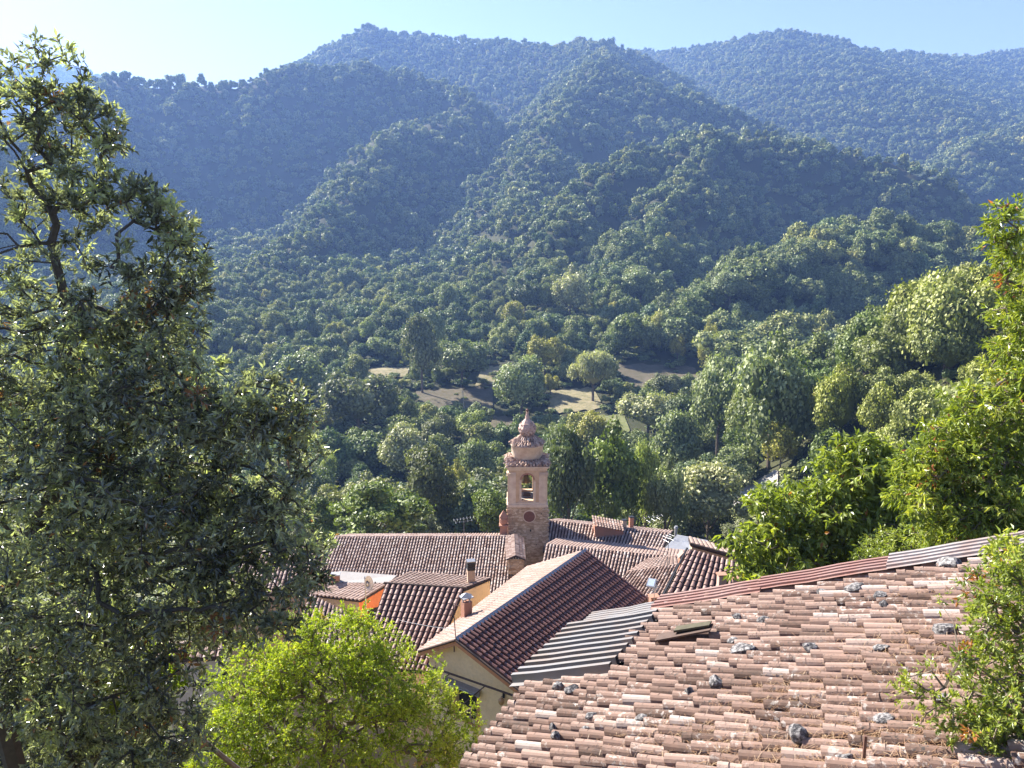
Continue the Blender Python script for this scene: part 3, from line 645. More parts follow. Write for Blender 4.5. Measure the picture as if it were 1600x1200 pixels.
def roof_part(parent, A, B, C, D, mat, sp=.24, course=.38, hgt=.105, seed=0, thick=.14, name='roof', ridge=False, eave_over=0, **k):
    mb = MB(); A, B, C, D = [np.asarray(q, float) for q in (A, B, C, D)]
    tiles(mb, A, B, C, D, sp, course, hgt, seed, **k)
    if ridge: ridge_caps(mb, A, B, .13, seed=seed)
    mb.slab([A - V3(0, 0, .005), B - V3(0, 0, .005), C - V3(0, 0, .005), D - V3(0, 0, .005)], thick, .1, 1)
    return mb.build(name, [mat, UNDER], parent)
def chimney(parent, P, wd, h, mat, cap='slab', name='chimney', capmat=None, rz=.2, below=1.2):
    mb = MB(); P = np.asarray(P, float)
    mb.box(P + V3(0, 0, (h - below) / 2), (wd, wd * .85, h + below), rz)
    if cap == 'slab':
        mb.box(P + V3(0, 0, h + .035), (wd * 1.25, wd * 1.1, .07), rz, m=1)
    elif cap == 'hood':
        for sx in (-1, 1):
            for sy in (-1, 1): mb.box(P + V3(sx * wd * .36, sy * wd * .3, h + .1), (.06, .06, .2), rz, m=1)
        mb.box(P + V3(0, 0, h + .225), (wd * 1.3, wd * 1.15, .05), rz, m=1)
        mb.add([P + V3(-wd * .6, -wd * .5, h + .252), P + V3(wd * .6, -wd * .5, h + .252), P + V3(wd * .6, wd * .5, h + .252), P + V3(-wd * .6, wd * .5, h + .252), P + V3(0, 0, h + .45)], [(0, 1, 4), (1, 2, 4), (2, 3, 4), (3, 0, 4)], .5, 1)
    elif cap == 'tiles':
        for s_ in (-1, 1):
            a = P + V3(s_ * wd * .62, 0, h); mb.add([a + V3(0, -wd * .6, 0), a + V3(0, wd * .6, 0), P + V3(0, wd * .6, h + wd * .75), P + V3(0, -wd * .6, h + wd * .75), a + V3(s_ * .04, -wd * .6, -.05), a + V3(s_ * .04, wd * .6, -.05)], [(0, 1, 2, 3), (0, 4, 5, 1)], .5, 1)
        mb.box(P + V3(0, 0, h + .02), (wd * .5, wd * .5, wd * .6), rz, m=0)
    elif cap == 'black':
        mb.box(P + V3(0, 0, h + .25), (wd * 1.05, wd * .95, .5), rz, m=2); mb.box(P + V3(0, 0, h + .53), (wd * 1.15, wd * 1.05, .06), rz, m=1)
        for k in range(4): mb.box(P + V3(0, 0, h + .08 + k * .12), (wd * 1.15, wd * 1.05, .025), rz, m=2)
    elif cap == 'pipe':
        mb.bar(P + V3(0, 0, h), P + V3(0, 0, h + .3), wd * .42, 10, wd * .55, m=1)
    return mb.build(name, [mat, capmat or CEM, BLACK], parent)
def antenna(P, h, arms, label, name='antenna', rz=0.0, lean=0.0, cat='antenna', group=None):
    e = empty(name, P, 0, label, cat, group); P = np.asarray(P, float); T = P + V3(lean, 0, h)
    mb = MB(); mb.bar(P - V3(0, 0, .6), T, .025, 6, .018); mb.build('mast', METAL, e)
    for k, (f, L, n, a) in enumerate(arms):
        mb = MB(); c = P + (T - P) * f; d = V3(math.cos(a), math.sin(a) * .9, .12); o = V3(-math.sin(a), math.cos(a), 0)
        mb.bar(c - d * L * .5, c + d * L * .5, .015, 5)
        for i in range(n):
            q = c + d * L * (-.5 + i / max(1, n - 1)); mb.bar(q - o * (.28 - .01 * i), q + o * (.28 - .01 * i), .009, 4)
        mb.build('boom', METAL, e)
    return e

# ---- the old house in front: its roof plane was measured from the vanishing point of its tile rows
fdn = unit(V3(-1.437, .887, -.728)); fev = unit(V3(.525, .851, 0)); fn = unit(np.cross(fev, fdn)); fn = fn if fn[2] > 0 else -fn
FP0 = unit(ray(1200, 1100)) * 10.0
def FG(u, v, h=0.0): return FP0 + fev * u - fdn * v + fn * h
def fg_uv(px, py): p = hit(px, py, FP0, fn) - FP0; return p @ fev, -(p @ fdn)
U0, U1, VR = -4.6, 4.0, 4.6
def eave_v(u): return np.interp(u, [-4.6, -1.2, 1.2, 4.0], [-3.35, -3.65, -4.2, -4.7])
fgh = empty('stone_house', (FG(-1, 0)[0], FG(-1, 0)[1], -13.0), 0, 'old stone house whose sagging tile roof is weighed down with stones', 'house')
mb = MB(); rgf = np.random.RandomState(3)
def fg_mask(f, s): # columns under the metal patch are missing
    u = U0 + (U1 - U0) * f; v = VR + (eave_v(u) - VR) * s
    if u > 1.22 and v < -2.72 + .10 * math.sin(u * 9) - .12 * (u - 1.2) * .3: return False
    return True
nseg = 12
for k in range(2):     # two courses of columns: covers, and the channels between them
    pass
A_, B_, C_, D_ = FG(U0, VR), FG(U1, VR), FG(U1, eave_v(U1)), FG(U0, eave_v(U0))
tiles(mb, A_, B_, C_, D_, .205, .39, .108, 7, seg=8, jit=.014, rim=.014, lift=.045, width=.71, mask=fg_mask, wav=.014, nl=2, tint=(.52, .26), slide=1.0)
mb.slab([FG(U0, VR, -.03), FG(U1, VR, -.03), FG(U1, eave_v(U1) + 1.95, -.03), FG(1.2, eave_v(1.2) + 1.4, -.03), FG(1.2, eave_v(1.2) + .06, -.03), FG(U0, eave_v(U0) + .06, -.03)], .16, .1, 1)
fgroof = mb.build('roof', [T_OLD, UNDER], fgh)
mb = MB(); p_ = [FG(U0 + .3, VR), FG(U1 - .25, VR), FG(U1 - .25, eave_v(U1) + .35, -.2), FG(U0 + .3, eave_v(U0) + .35, -.2)]
mb.walls(p_, -14.5); mb.build('wall', OCHRE, fgh)
# metal sheets on the roof: white corrugated patch at the eave, red-brown sheets along the verge
def sheet_mat(name, a, b, rust=.5):
    m, nt, p, o = newmat(name); co = objco(nt); n1 = noise(nt, 1.3, 5, .7, co); n2 = noise(nt, 12, 5, .7, co)
    c = mix(nt, ramp(nt, n1, [(.42, (0,) * 3), (.62, (rust,) * 3)]), a, b); c = mix(nt, ramp(nt, n2, [(.6, (0,) * 3), (.75, (.4,) * 3)]), c, (.14, .08, .06))
    nt.links.new(c, p.inputs['Base Color']); p.inputs['Metallic'].default_value = .15; p.inputs['Roughness'].default_value = .5; return m
SH_W = sheet_mat('white_sheet_metal', (.205, .195, .19), (.22, .16, .12), .6)
SH_R = sheet_mat('red_sheet_metal', (.24, .125, .10), (.28, .20, .17), .6)
SH_P = sheet_mat('faded_sheet_metal', (.30, .27, .26), (.24, .15, .12), .7)
def corrugated(mb, fpos, u0, u1, v0, v1, pitch, amp, h, duty=.5, nv=6, sag=.0, seed=0):
    """profile across u, straight along v"""
    rg = np.random.RandomState(seed); us = [u0]; hs = [0.0]; n = max(1, int(round((u1 - u0) / pitch))); p = (u1 - u0) / n
    for i in range(n):
        b = u0 + i * p; us += [b + p * (1 - duty) * .9, b + p * (1 - duty), b + p * .96, b + p]; hs += [0, amp, amp, 0]
    us, hs = np.array(us), np.array(hs); vs = np.linspace(v0, v1, nv); q = []
    for j, v in enumerate(vs):
        e0 = rg.normal() * .004
        q.append(np.array([fpos(u, v, h + hh + sag * math.sin(j * 1.7 + u * 2) + e0) for u, hh in zip(us, hs)]))
    nu = len(us); V = np.vstack(q); F = np.array([(j * nu + i, j * nu + i + 1, (j + 1) * nu + i + 1, (j + 1) * nu + i) for j in range(nv - 1) for i in range(nu - 1)])
    mb.add(V, F); mb.add(V - fn * .006, F[:, ::-1])
mb = MB()
corrugated(mb, FG, 1.16, 3.40, -4.72, -2.78, .235, .135, .02, .40, 5, .004, 1); mb.build('metal_patch', SH_W, fgh)
mb = MB(); corrugated(mb, FG, 3.38, 4.06, -4.55, -2.86, .115, .014, .055, .5, 5, .006, 2); mb.build('metal_sheet', SH_W, fgh)
mb = MB(); corrugated(mb, FG, 3.52, 4.10, -3.0, -.95, .135, .034, .125, .5, 6, .006, 3); mb.build('metal_sheet', SH_R, fgh)
mb = MB(); corrugated(mb, FG, 3.60, 4.13, -1.05, 1.15, .135, .034, .14, .5, 6, .006, 4); mb.build('metal_sheet', SH_R, fgh)
mb = MB(); corrugated(mb, FG, 3.55, 4.15, 1.05, 3.3, .135, .034, .155, .5, 6, .006, 5); mb.build('metal_sheet', SH_P, fgh)
# stones weighing the tiles down
STONE = None
def stone_mat():
    m, nt, p, o = newmat('lichened_stone'); co = objco(nt); n1 = noise(nt, 16, 6, .7, co); n2 = noise(nt, 7, 4, .6, co)
    c = ramp(nt, n1, [(.42, (.04, .038, .04)), (.54, (.22, .205, .195)), (.66, (.50, .47, .44))]); c = mix(nt, ramp(nt, n2, [(.5, (0,) * 3), (.7, (.6,) * 3)]), c, (.05, .045, .05))
    nt.links.new(c, p.inputs['Base Color']); p.inputs['Roughness'].default_value = .95; bump(nt, p, n1, .8, .03); return m
STONE = stone_mat()
def rock(P, sx, sy, sz, seed, label, rz=0.0, group='stones on the old roof'):
    import bmesh
    rg = np.random.RandomState(seed); bm = bmesh.new(); bmesh.ops.create_icosphere(bm, subdivisions=3, radius=1.0)
    ds = unit(rg.normal(size=(9, 3))); am = rg.uniform(.5, .9, 9)
    v = np.array([q.co[:] for q in bm.verts]); f = np.array([[q.index for q in t.verts] for t in bm.faces]); bm.free()
    for d, a in zip(ds, am):
        k = v @ d; v = v - np.clip(k - a, 0, 9)[:, None] * d * .9
    v = v * (1 + .06 * np.sin(v[:, :1] * 7 + seed) * np.sin(v[:, 1:2] * 8) + .03 * rg.normal(size=(len(v), 1)))
    v = v * V3(sx, sy, sz) / 1.7; c_, s_ = math.cos(rz), math.sin(rz); v = v @ np.array([[c_, s_, 0], [-s_, c_, 0], [0, 0, 1]])
    b = np.stack([fev, -fdn, fn]); v = v @ b + np.asarray(P) + fn * (sz * .22)
    m_ = MB(); m_.add(v, f); return top('stone', m_, STONE, P, label, 'stone', group)
STONES = [ # photo x, y, width px, height px, label
 (876, 1076, 24, 20, 'dark round stone on the lowest left tiles just under the metal patch'),
 (897, 1083, 26, 18, 'pale lichened stone beside the dark round one under the metal patch'),
 (926, 1125, 24, 13, 'grey stone wedged between tiles near the left eave'),
 (869, 1145, 14, 20, 'small upright stone close to the left edge of the old roof'),
 (873, 1158, 17, 18, 'small black and white stone low on the left of the old roof'),
 (918, 1148, 18, 12, 'flat dark stone below the wedged grey one near the left eave'),
 (1124, 1072, 28, 22, 'grey angular stone in the middle of the old roof below the lifted tiles'),
 (1081, 1088, 20, 17, 'speckled stone below left of the grey angular one mid roof'),
 (1155, 970, 18, 12, 'black stone on the upper rows left of its twin'),
 (1196, 975, 20, 12, 'black stone on the upper rows right of its twin'),
 (1150, 1008, 22, 9, 'pale stone just above the long dark white-ended one'),
 (1165, 1020, 44, 15, 'long dark stone with a white end right of the lifted tiles'),
 (1270, 1018, 26, 19, 'grey stone with white lichen near the middle of the old roof'),
 (1381, 1020, 24, 10, 'low dark stone right of the grey lichened one'),
 (1340, 925, 34, 14, 'big flat pale stone on the top rows near the red metal sheets'),
 (1288, 931, 16, 14, 'stone at the top edge left of the big flat pale one'),
 (1380, 936, 22, 14, 'dark stone right of the big flat pale one near the top rows'),
 (1387, 952, 16, 16, 'pale grey stone just below the dark one near the top rows'),
 (1254, 1157, 32, 38, 'large white and black lichened stone near the bottom of the old roof'),
 (1385, 1134, 32, 12, 'flat white stone low on the right of the old roof'),
 (1488, 885, 44, 18, 'large dark stone on the top right corner by the pale sheet'),
 (1325, 1196, 30, 12, 'pale stone at the bottom edge beside the iron rod'),
 (1480, 1103, 26, 16, 'dark stone beside the sprig on the right part of the old roof'),
 (1008, 1131, 26, 12, 'pale chip of stone on the lower left rows'),
 (1482, 990, 36, 22, 'rough brown grey stone near the bushes at the right of the old roof'),
]
for i, (px, py, wp, hp, lab) in enumerate(STONES):
    u, v = fg_uv(px, py + hp * .35); P = FG(u, v, .085); dd = np.linalg.norm(P); wm = wp * dd / FPX * .74; hm = hp * dd / FPX * .78
    rock(P, wm * .9, wm, hm * .95, 40 + i, lab, rz=random.Random(i).uniform(-.4, .4))
# lifted boards with a dark hollow under them
def lying(name, u, v, L, W, t, tilt, lift, mat, label, cat):
    o_ = FG(u, v, lift); d = unit(-fdn + fn * tilt[0]); a = unit(fev + fn * tilt[1]); n = unit(np.cross(a, d)); n = n if n[2] > 0 else -n
    c = [o_ + d * x + a * y for x, y in ((-L/2, -W/2), (L/2, -W/2), (L/2, W/2), (-L/2, W/2))]
    m_ = MB(); m_.slab([q + n * t for q in c], t); return top(name, m_, mat, o_, label, cat)
u, v = fg_uv(1075, 1008)
lying('plank', u + .02, v, .95, .20, .03, (.05, .10), .175, WOODD, 'dark lifted plank over a black gap in the middle rows of the old roof', 'plank')
lying('plank', u + .06, v + .16, .60, .15, .035, (.02, .05), .235, plain('mossy_tile', (.09, .08, .05), .95, var=.7), 'mossy dark board lying on top of the lifted plank', 'plank')
u, v = fg_uv(1341, 1196); m_ = MB(); m_.bar(FG(u, v, -.1), FG(u, v, -.1) + V3(.0, 0, .42), .016, 6)
top('iron_rod', m_, RUSTM, FG(u, v), 'thin rusty iron rod standing up at the bottom of the old roof', 'rod')
# dry pine needles and straw caught between the tiles
def litter(n, seed):
    rg = np.random.RandomState(seed); cl = []
    for (px, py, s, k) in ((1250, 1085, .35, 5), (1420, 1030, .45, 8), (1180, 1100, .35, 5), (1150, 1185, .5, 6), (1400, 1180, .6, 9), (1500, 1160, .5, 7), (1460, 930, .4, 5), (1300, 1130, .5, 5), (1000, 1160, .4, 3), (1330, 1000, .4, 3), (1100, 1150, .3, 3), (1480, 1060, .4, 6), (1240, 1190, .4, 5), (1450, 1000, .3, 4), (1380, 1150, .3, 4)):
        u, v = fg_uv(px, py); cl += [(u, v, s)] * k
    cl = np.array(cl)[rg.randint(len(cl), size=n)]; U = cl[:, 0] + rg.normal(size=n) * cl[:, 2] * .6; W = cl[:, 1] + rg.normal(size=n) * cl[:, 2]
    a = rg.uniform(0, 6.28, n); L = rg.uniform(.02, .075, n); P = FP0 + fev * U[:, None] - fdn * W[:, None] + fn * (rg.uniform(.045, .105, n))[:, None]
    d = fev * np.cos(a)[:, None] - fdn * np.sin(a)[:, None] + fn * rg.normal(size=n)[:, None] * .35; s = unit(np.cross(d, fn)) * .0022
    q = np.stack([P - d * L[:, None] - s, P + d * L[:, None] - s, P + d * L[:, None] + s, P - d * L[:, None] + s], 1).reshape(-1, 3)
    m_ = MB(); m_.add(q, np.arange(4 * n).reshape(-1, 4), np.clip(.5 + .25 * rg.normal(size=n), 0, 1)); return m_
STRAW = leaf_mat('straw', [(0, (.12, .06, .03)), (.5, (.26, .14, .07)), (1, (.42, .30, .17))], .2)
top('dry_needles', litter(9000, 8), STRAW, FG(0, 0), 'rust coloured dry pine needles and straw caught between the old tiles', 'straw', kind='stuff')

# ---- the cream house below with its gable towards us
hR0, hR1 = atZ(712, 1000, -16.5), atZ(915, 860, -16.5); hg = unit(hR1 - hR0); hp = V3(hg[1], -hg[0], 0)      # hp: to the right of the ridge
def solve_down(Rp, side, px, py):
    M = np.stack([side, V3(0, 0, -1), -ray(px, py)], 1); w_, h_, s_ = np.linalg.solve(M, -Rp); return Rp + side * w_ - V3(0, 0, h_), w_, h_
hA, w1, h1 = solve_down(hR0, hp, 820, 1085); hB, w2, h2 = solve_down(hR1, hp, 1012, 935)
hC, w3, h3 = solve_down(hR0, -hp, 653, 1018); hD, w4, h4 = solve_down(hR1, -hp, 826, 885)
print('near house slopes', w1, h1 / w1, w2, h2 / w2, w3, h3 / w3, w4, h4 / w4)
nh_ = empty('gable_house', (hR0[0], hR0[1], -30.0), 0, 'cream house with orange trim whose gable and open dark window face the green tree', 'house')
r1 = roof_part(nh_, hR0 + hp * .05, hR1 + hp * .05, hB, hA, T_NEW, .27, .40, .13, 21, seg=5, lift=.03, width=.62, tint=(.5, .12))
r1['label'] = 'dark brown tile slope falling to the right'
mb = MB(); tiles(mb, hR0 - hp * .05, hR1 - hp * .05, hD, hC, .27, .40, .05, 22, seg=5, lift=.03, width=.80, tint=(.5, .16), jit=.004)
mb.slab([hR0 - hp * .05, hR1 - hp * .05, hD, hC], .14, .1, 1); r2 = mb.build('roof', [T_PINK, UNDER], nh_); r2['label'] = 'pale pink tile slope falling to the left'
mb = MB(); d = unit(hR1 - hR0); up = V3(0, 0, .10)
mb.add([hR0 - d * .02 - hp * .10 + V3(0, 0, .06), hR0 - d * .02 + up * 1.5, hR0 - d * .02 + hp * .14 + V3(0, 0, .03), hR1 - hp * .10 + V3(0, 0, .06), hR1 + up * 1.5, hR1 + hp * .14 + V3(0, 0, .03)], [(0, 1, 4, 3), (1, 2, 5, 4)], .5)
mb.build('ridge_flashing', WHITE, nh_)
ins = hg * .35; zb = -31.0
wA = hA + ins - hp * .35 - V3(0, 0, .16); wR = hR0 + ins - V3(0, 0, .16); wC = hC + ins + hp * .35 - V3(0, 0, .16)
wB = hB - ins - hp * .35 - V3(0, 0, .16); wR1 = hR1 - ins - V3(0, 0, .16); wD = hD - ins + hp * .35 - V3(0, 0, .16)
wn = unit(np.cross(wA - wC, V3(0, 0, 1))); wn = wn if wn[1] < 0 else -wn
def onwall(px, py, o=0.0): return hit(px, py, wA + wn * o, wn)
# gable wall with a real window opening
wx = unit(V3(wA[0] - wC[0], wA[1] - wC[1], 0)); Wd = (wA - wC) @ wx
oL = (onwall(712, 1074) - wC) @ wx; oR = (onwall(745, 1084) - wC) @ wx; zT = onwall(728, 1079)[2]; zS = zT - 1.45
def wp(x, z, o=0.0): return V3(*(wC + wx * x)[:2], z) + wn * o
def topz(x):
    xr = (wR - wC) @ wx; return wC[2] + (wR[2] - wC[2]) * x / xr if x < xr else wR[2] + (wA[2] - wR[2]) * (x - xr) / (Wd - xr)
mb = MB(); xs = sorted([0, oL, oR, (wR - wC) @ wx, Wd])
for a, b in zip(xs[:-1], xs[1:]):
    if a >= oL - .01 and b <= oR + .01:
        mb.quad(wp(a, zT), wp(b, zT), wp(b, topz(b)), wp(a, topz(a))); mb.quad(wp(a, zb), wp(b, zb), wp(b, zS), wp(a, zS))
    else: mb.quad(wp(a, zb), wp(b, zb), wp(b, topz(b)), wp(a, topz(a)))
for a, z0, b, z1 in ((oL, zS, oL, zT), (oR, zS, oR, zT), (oL, zT, oR, zT), (oL, zS, oR, zS)):
    mb.quad(wp(a, z0), wp(b, z1), wp(b, z1, -.3), wp(a, z0, -.3))
mb.walls([wA, wB], zb); mb.quad(V3(*wB[:2], zb), V3(*wD[:2], zb), wD, wB); mb.add([wB, wR1, wD], [(0, 1, 2)]); mb.walls([wD, wC], zb)
mb.build('wall', CREAM, nh_)
mb = MB(); m3 = .10
for x in (oL - .07, oR + .07): mb.add([wp(x - .07, zS, .03), wp(x + .07, zS, .03), wp(x + .07, zT + .05, .03), wp(x - .07, zT + .05, .03), wp(x - .07, zS, -.02), wp(x + .07, zS, -.02), wp(x + .07, zT + .05, -.02), wp(x - .07, zT + .05, -.02)], [(0, 1, 2, 3), (0, 3, 7, 4), (1, 5, 6, 2), (3, 2, 6, 7)])
mb.add([wp(oL - .2, zS - .06, .08), wp(oR + .2, zS - .06, .08), wp(oR + .2, zS, .08), wp(oL - .2, zS, .08), wp(oL - .2, zS - .06, 0), wp(oR + .2, zS - .06, 0), wp(oR + .2, zS, 0), wp(oL - .2, zS, 0)], [(0, 1, 2, 3), (3, 2, 6, 7), (0, 4, 5, 1), (0, 3, 7, 4), (1, 5, 6, 2)])
wnd = mb.build('window', FASC, nh_)
mb = MB(); mb.quad(wp(oL, zS, -.24), wp(oR, zS, -.24), wp(oR, zT, -.24), wp(oL, zT, -.24)); mb.build('room_shade', OPENING_DARK, wnd)  # near-black sheet in place of the unlit room behind the opening
mb = MB(); sb0, sb1 = onwall(696, 1062), onwall(752, 1083); x0, x1 = (sb0 - wC) @ wx, (sb1 - wC) @ wx; zc = zT + .13
for k in range(4): mb.bar(wp(x0, zc + .10 - k * .05, .12 + .03 * (k % 2)), wp(x1, zc + .10 - k * .05, .12 + .03 * (k % 2)), .045, 8)
mb.add([wp(x0, zc + .2, .0), wp(x1, zc + .2, .0), wp(x1, zc + .14, .26), wp(x0, zc + .14, .26)], [(0, 1, 2, 3)])
mb.build('awning_box', METAL, wnd)
for (P1, P2) in ((hR0, hA), (hR0, hC)):      # orange verge boards
    mb = MB(); d = unit(P2 - P1); q = P1 - V3(0, 0, .06) - hg * .01; e = P2 - V3(0, 0, .06) - hg * .01
    mb.add([q, e, e - V3(0, 0, .20), q - V3(0, 0, .20), q + hg * .34, e + hg * .34, e + hg * .34 - V3(0, 0, .20), q + hg * .34 - V3(0, 0, .20)], [(0, 1, 2, 3), (3, 2, 6, 7)])
    mb.build('verge_board', FASC, nh_)
    mb = MB(); mb.bar(q - hg * .03 + V3(0, 0, .08), e - hg * .03 + V3(0, 0, .08), .05, 8); mb.build('verge_flashing', WOODD, nh_)
# awning frame: a long bar held out from the wall by struts
mb = MB(); b0, b1 = onwall(656, 1036, .45), onwall(817, 1092, .45); zz = (b0[2] + b1[2]) / 2
mb.bar(b0, b1, .045, 8)
for (a, b) in (((704, 1052), (689, 1063)), ((759, 1071), (719, 1104)), ((814, 1092), (764, 1146))): mb.bar(onwall(*a, .45), onwall(*b, .05), .028, 6)
mb.build('awning_frame', WOODD, nh_)
e_ = onwall(788, 1086, 0); mb = MB(); mb.box(e_ + wn * .05, (.1, .1, .18)); mb.bar(e_ + wn * .05, e_ + wn * .22 + V3(0, 0, .04), .015)
lp = mb.build('wall_lamp', BLACK, nh_); mb = MB(); mb.lathe(e_ + wn * .22 - V3(0, 0, .30), [(.02, -.06), (.08, -.02), (.13, .08), (.13, .18), (.06, .27), (.02, .30)], 12); mb.build('lamp_shade', plain('amber_glass', (.45, .26, .12), .2), lp, True)
bp = hit(729, 966, hC, unit(np.cross(hR0 - hC, hR1 - hC)))
chimney(r2, bp, .44, .92, BRICK, 'hood', capmat=WHITE, rz=.55)
mb = MB(); pp = hR0 + hg * .1 - hp * .05; mb.bar(pp - V3(0, 0, .3), pp + V3(-.12, 0, 1.75), .022, 6); mb.bar(pp + V3(-.12, 0, 1.55), pp + V3(.2, -.1, 1.6), .012)
mb.bar(pp + V3(0, 0, -.3) - hg * .15, pp + V3(.0, 0, -.55) - hg * .15, .03, 4); mb.build('aerial_mast', RUSTM, nh_)

def house(name, label, P, z=-42.0, cat='house'):
    return empty(name, (P[0], P[1], z), 0, label, cat)
def P_on(P0, n, *px): return [hit(a, b, P0, n) for a, b in px]

# ---- church: long nave roof, little porch roof, pinnacle
cz0 = atY(527, 839, 58); z0 = cz0[2]
cA = atZ(523, 839, z0); cB = atZ(803, 838, z0); nF = slope_normal(180, .38); cD, cC = P_on(cA, nF, (492, 925), (792, 935))
ch = house('church', 'long church nave with a weathered tile roof left of the bell tower', cA)
rr_ = roof_part(ch, cA, cB, cC, cD, T_MID, .235, .36, .11, 31, ridge=True, jit=.006, tint=(.66, .2), seg=5, lift=.03, slide=.3, width=.66)
bk = V3(0, 5, -1.75); roof_part(ch, cB, cA, cA + bk, cB + bk, T_MID, .235, .4, .07, 32)
mb = MB(); mb.walls([cD + V3(.2, .4, -.1), cC + V3(-.2, .4, -.1), cB + V3(-.2, 0, -.15), cB + bk + V3(-.2, -.3, -.1), cA + bk + V3(.2, -.3, -.1), cA + V3(.2, 0, -.15)], -42); mb.build('wall', OCHRE, ch)
pR0, pR1 = atY(806, 868, 53.5), atY(804, 834, 58.0)
gp = house('porch_roof', 'tiny tiled gable with a lattice front at the foot of the bell tower', pR0, -27, 'gable')
for s_ in (-1, 1):
    sd_ = V3(s_ * .72, 0, -.34); a, b = (pR0, pR1); A, B, C, D = (a, b, b + sd_, a + sd_)
    if s_ < 0: A, B, C, D = b, a, a + sd_, b + sd_
    roof_part(gp, A, B, C, D, T_MID, .23, .3, .06, 33 + s_, thick=.08)
mb = MB(); mb.add([pR0 + V3(-.6, .15, -.36), pR0 + V3(.6, .15, -.36), pR0 + V3(.6, .15, -1.6), pR0 + V3(-.6, .15, -1.6), pR1 + V3(-.6, 0, -.36), pR1 + V3(.6, 0, -.36), pR1 + V3(.6, 0, -1.6), pR1 + V3(-.6, 0, -1.6)], [(0, 1, 2, 3), (0, 3, 7, 4), (1, 5, 6, 2)]); mb.build('wall', OCHRE, gp)
mb = MB(); mb.add([pR0 + V3(-.58, .16, -.35), pR0 + V3(.58, .16, -.35), pR0 + V3(0, .16, -.08)], [(0, 1, 2)]); mb.build('lattice', BLACK, gp)
mb = MB()
for k in range(-2, 3): mb.box(pR0 + V3(k * .2, .12, -.26 + .03 * abs(k) * -1), (.05, .05, .2))
mb.build('lattice_bar', WHITE, gp)
pn = atY(787, 835, 59.5); mb = MB(); mb.box(pn + V3(0, 0, .1), (.62, .6, 1.4)); mb.box(pn + V3(0, 0, .86), (.78, .74, .12)); mb.lathe(pn + V3(0, 0, .9), [(.22, 0), (.36, .2), (.36, .5), (.2, .75)], 12)
mb.add([pn + V3(-.36, -.33, 1.55), pn + V3(.36, -.33, 1.55), pn + V3(.36, .33, 1.55), pn + V3(-.36, .33, 1.55), pn + V3(0, 0, 2.2)], [(0, 1, 4), (1, 2, 4), (2, 3, 4), (3, 0, 4)]); mb.build('pinnacle', BRICK, ch)
for k in range(4): pass

# ---- bell tower
ty, tx = 60.0, atY(824, 790, 60.0)[0]
def tz(py): return atY(824, py, ty)[2]
PLAS = wall_mat('apricot_plaster', (.66, .48, .315), (.40, .24, .16), 1.2, 0, .7)
PLAS2 = wall_mat('pale_plaster', (.72, .58, .44), (.44, .28, .20), 1.4, 0, .7)
STONEW = wall_mat('tower_masonry', (.58, .44, .30), (.34, .23, .165), 1.2, 1.25, .7)
ROUGH = tile_mat('broken_tiles', [(.0, (.15, .09, .065)), (.4, (.36, .24, .175)), (.7, (.50, .36, .275)), (1., (.60, .47, .38))], .6, 2.0)
hw = 1.60; tw = empty('bell_tower', (tx, ty + hw, -42.0), 0, 'stone and apricot plaster bell tower with an onion finial rising between the roofs', 'bell tower')
tc = V3(tx, ty + hw, 0)
def TB(zl, zh, w_, d_=None): return tc + V3(0, 0, (zl + zh) / 2), (2 * w_, 2 * (d_ or w_), zh - zl)
mb = MB(); c_, s_ = TB(-42, tz(791), hw * 1.03); mb.box(c_, s_)
rgq = np.random.RandomState(4)
for k in range(46):
    for sx in (-1, 1):
        z_ = tz(792) - .14 - k * .21; e = .01 + .04 * rgq.rand() + (.06 if sx > 0 else 0)
        mb.box(tc + V3(sx * (hw * 1.03 - .16 + e), -hw * 1.03 + .12 - e * .5, z_), (.40 + .16 * (k % 2), .32, .17 + .03 * rgq.rand()))
body = mb.build('wall', STONEW, tw)
mb = MB()
for pxx, pyy, s_ in ((829, 829, .13), (814, 845, .06), (838, 851, .06), (846, 803, .07)):
    q = atY(pxx, pyy, ty - hw * .03 - .03); mb.box(q, (s_, .05, s_ * 1.3))
mb.build('putlog_hole', OPENING_DARK, body)  # near-black blocks painted as the shade inside the holes
q = atY(827, 807, ty - .06); mb = MB(); th = np.linspace(0, 2 * math.pi, 33)[:-1]
for r, yy, mi in ((.56, -.02, 0), (.475, -.045, 1)):
    pts_ = [q + V3(r * math.cos(t), yy, r * math.sin(t)) for t in th]; b_ = [p + V3(0, .08, 0) for p in pts_]
    mb.add(pts_ + b_, [tuple(range(32))] + [(i, (i + 1) % 32, 32 + (i + 1) % 32, 32 + i) for i in range(32)], .5, mi)
mb.build('clock_disc', [PLAS2, plain('rust_red_disc', (.20, .085, .06), .8, var=.5, scale=5)], tw)
mb = MB(); c_, s_ = TB(tz(792), tz(788), hw * 1.10); mb.box(c_, s_); c_, s_ = TB(tz(788) + .002, tz(785), hw * 1.05); mb.box(c_, s_); mb.build('cornice', PLAS2, tw)
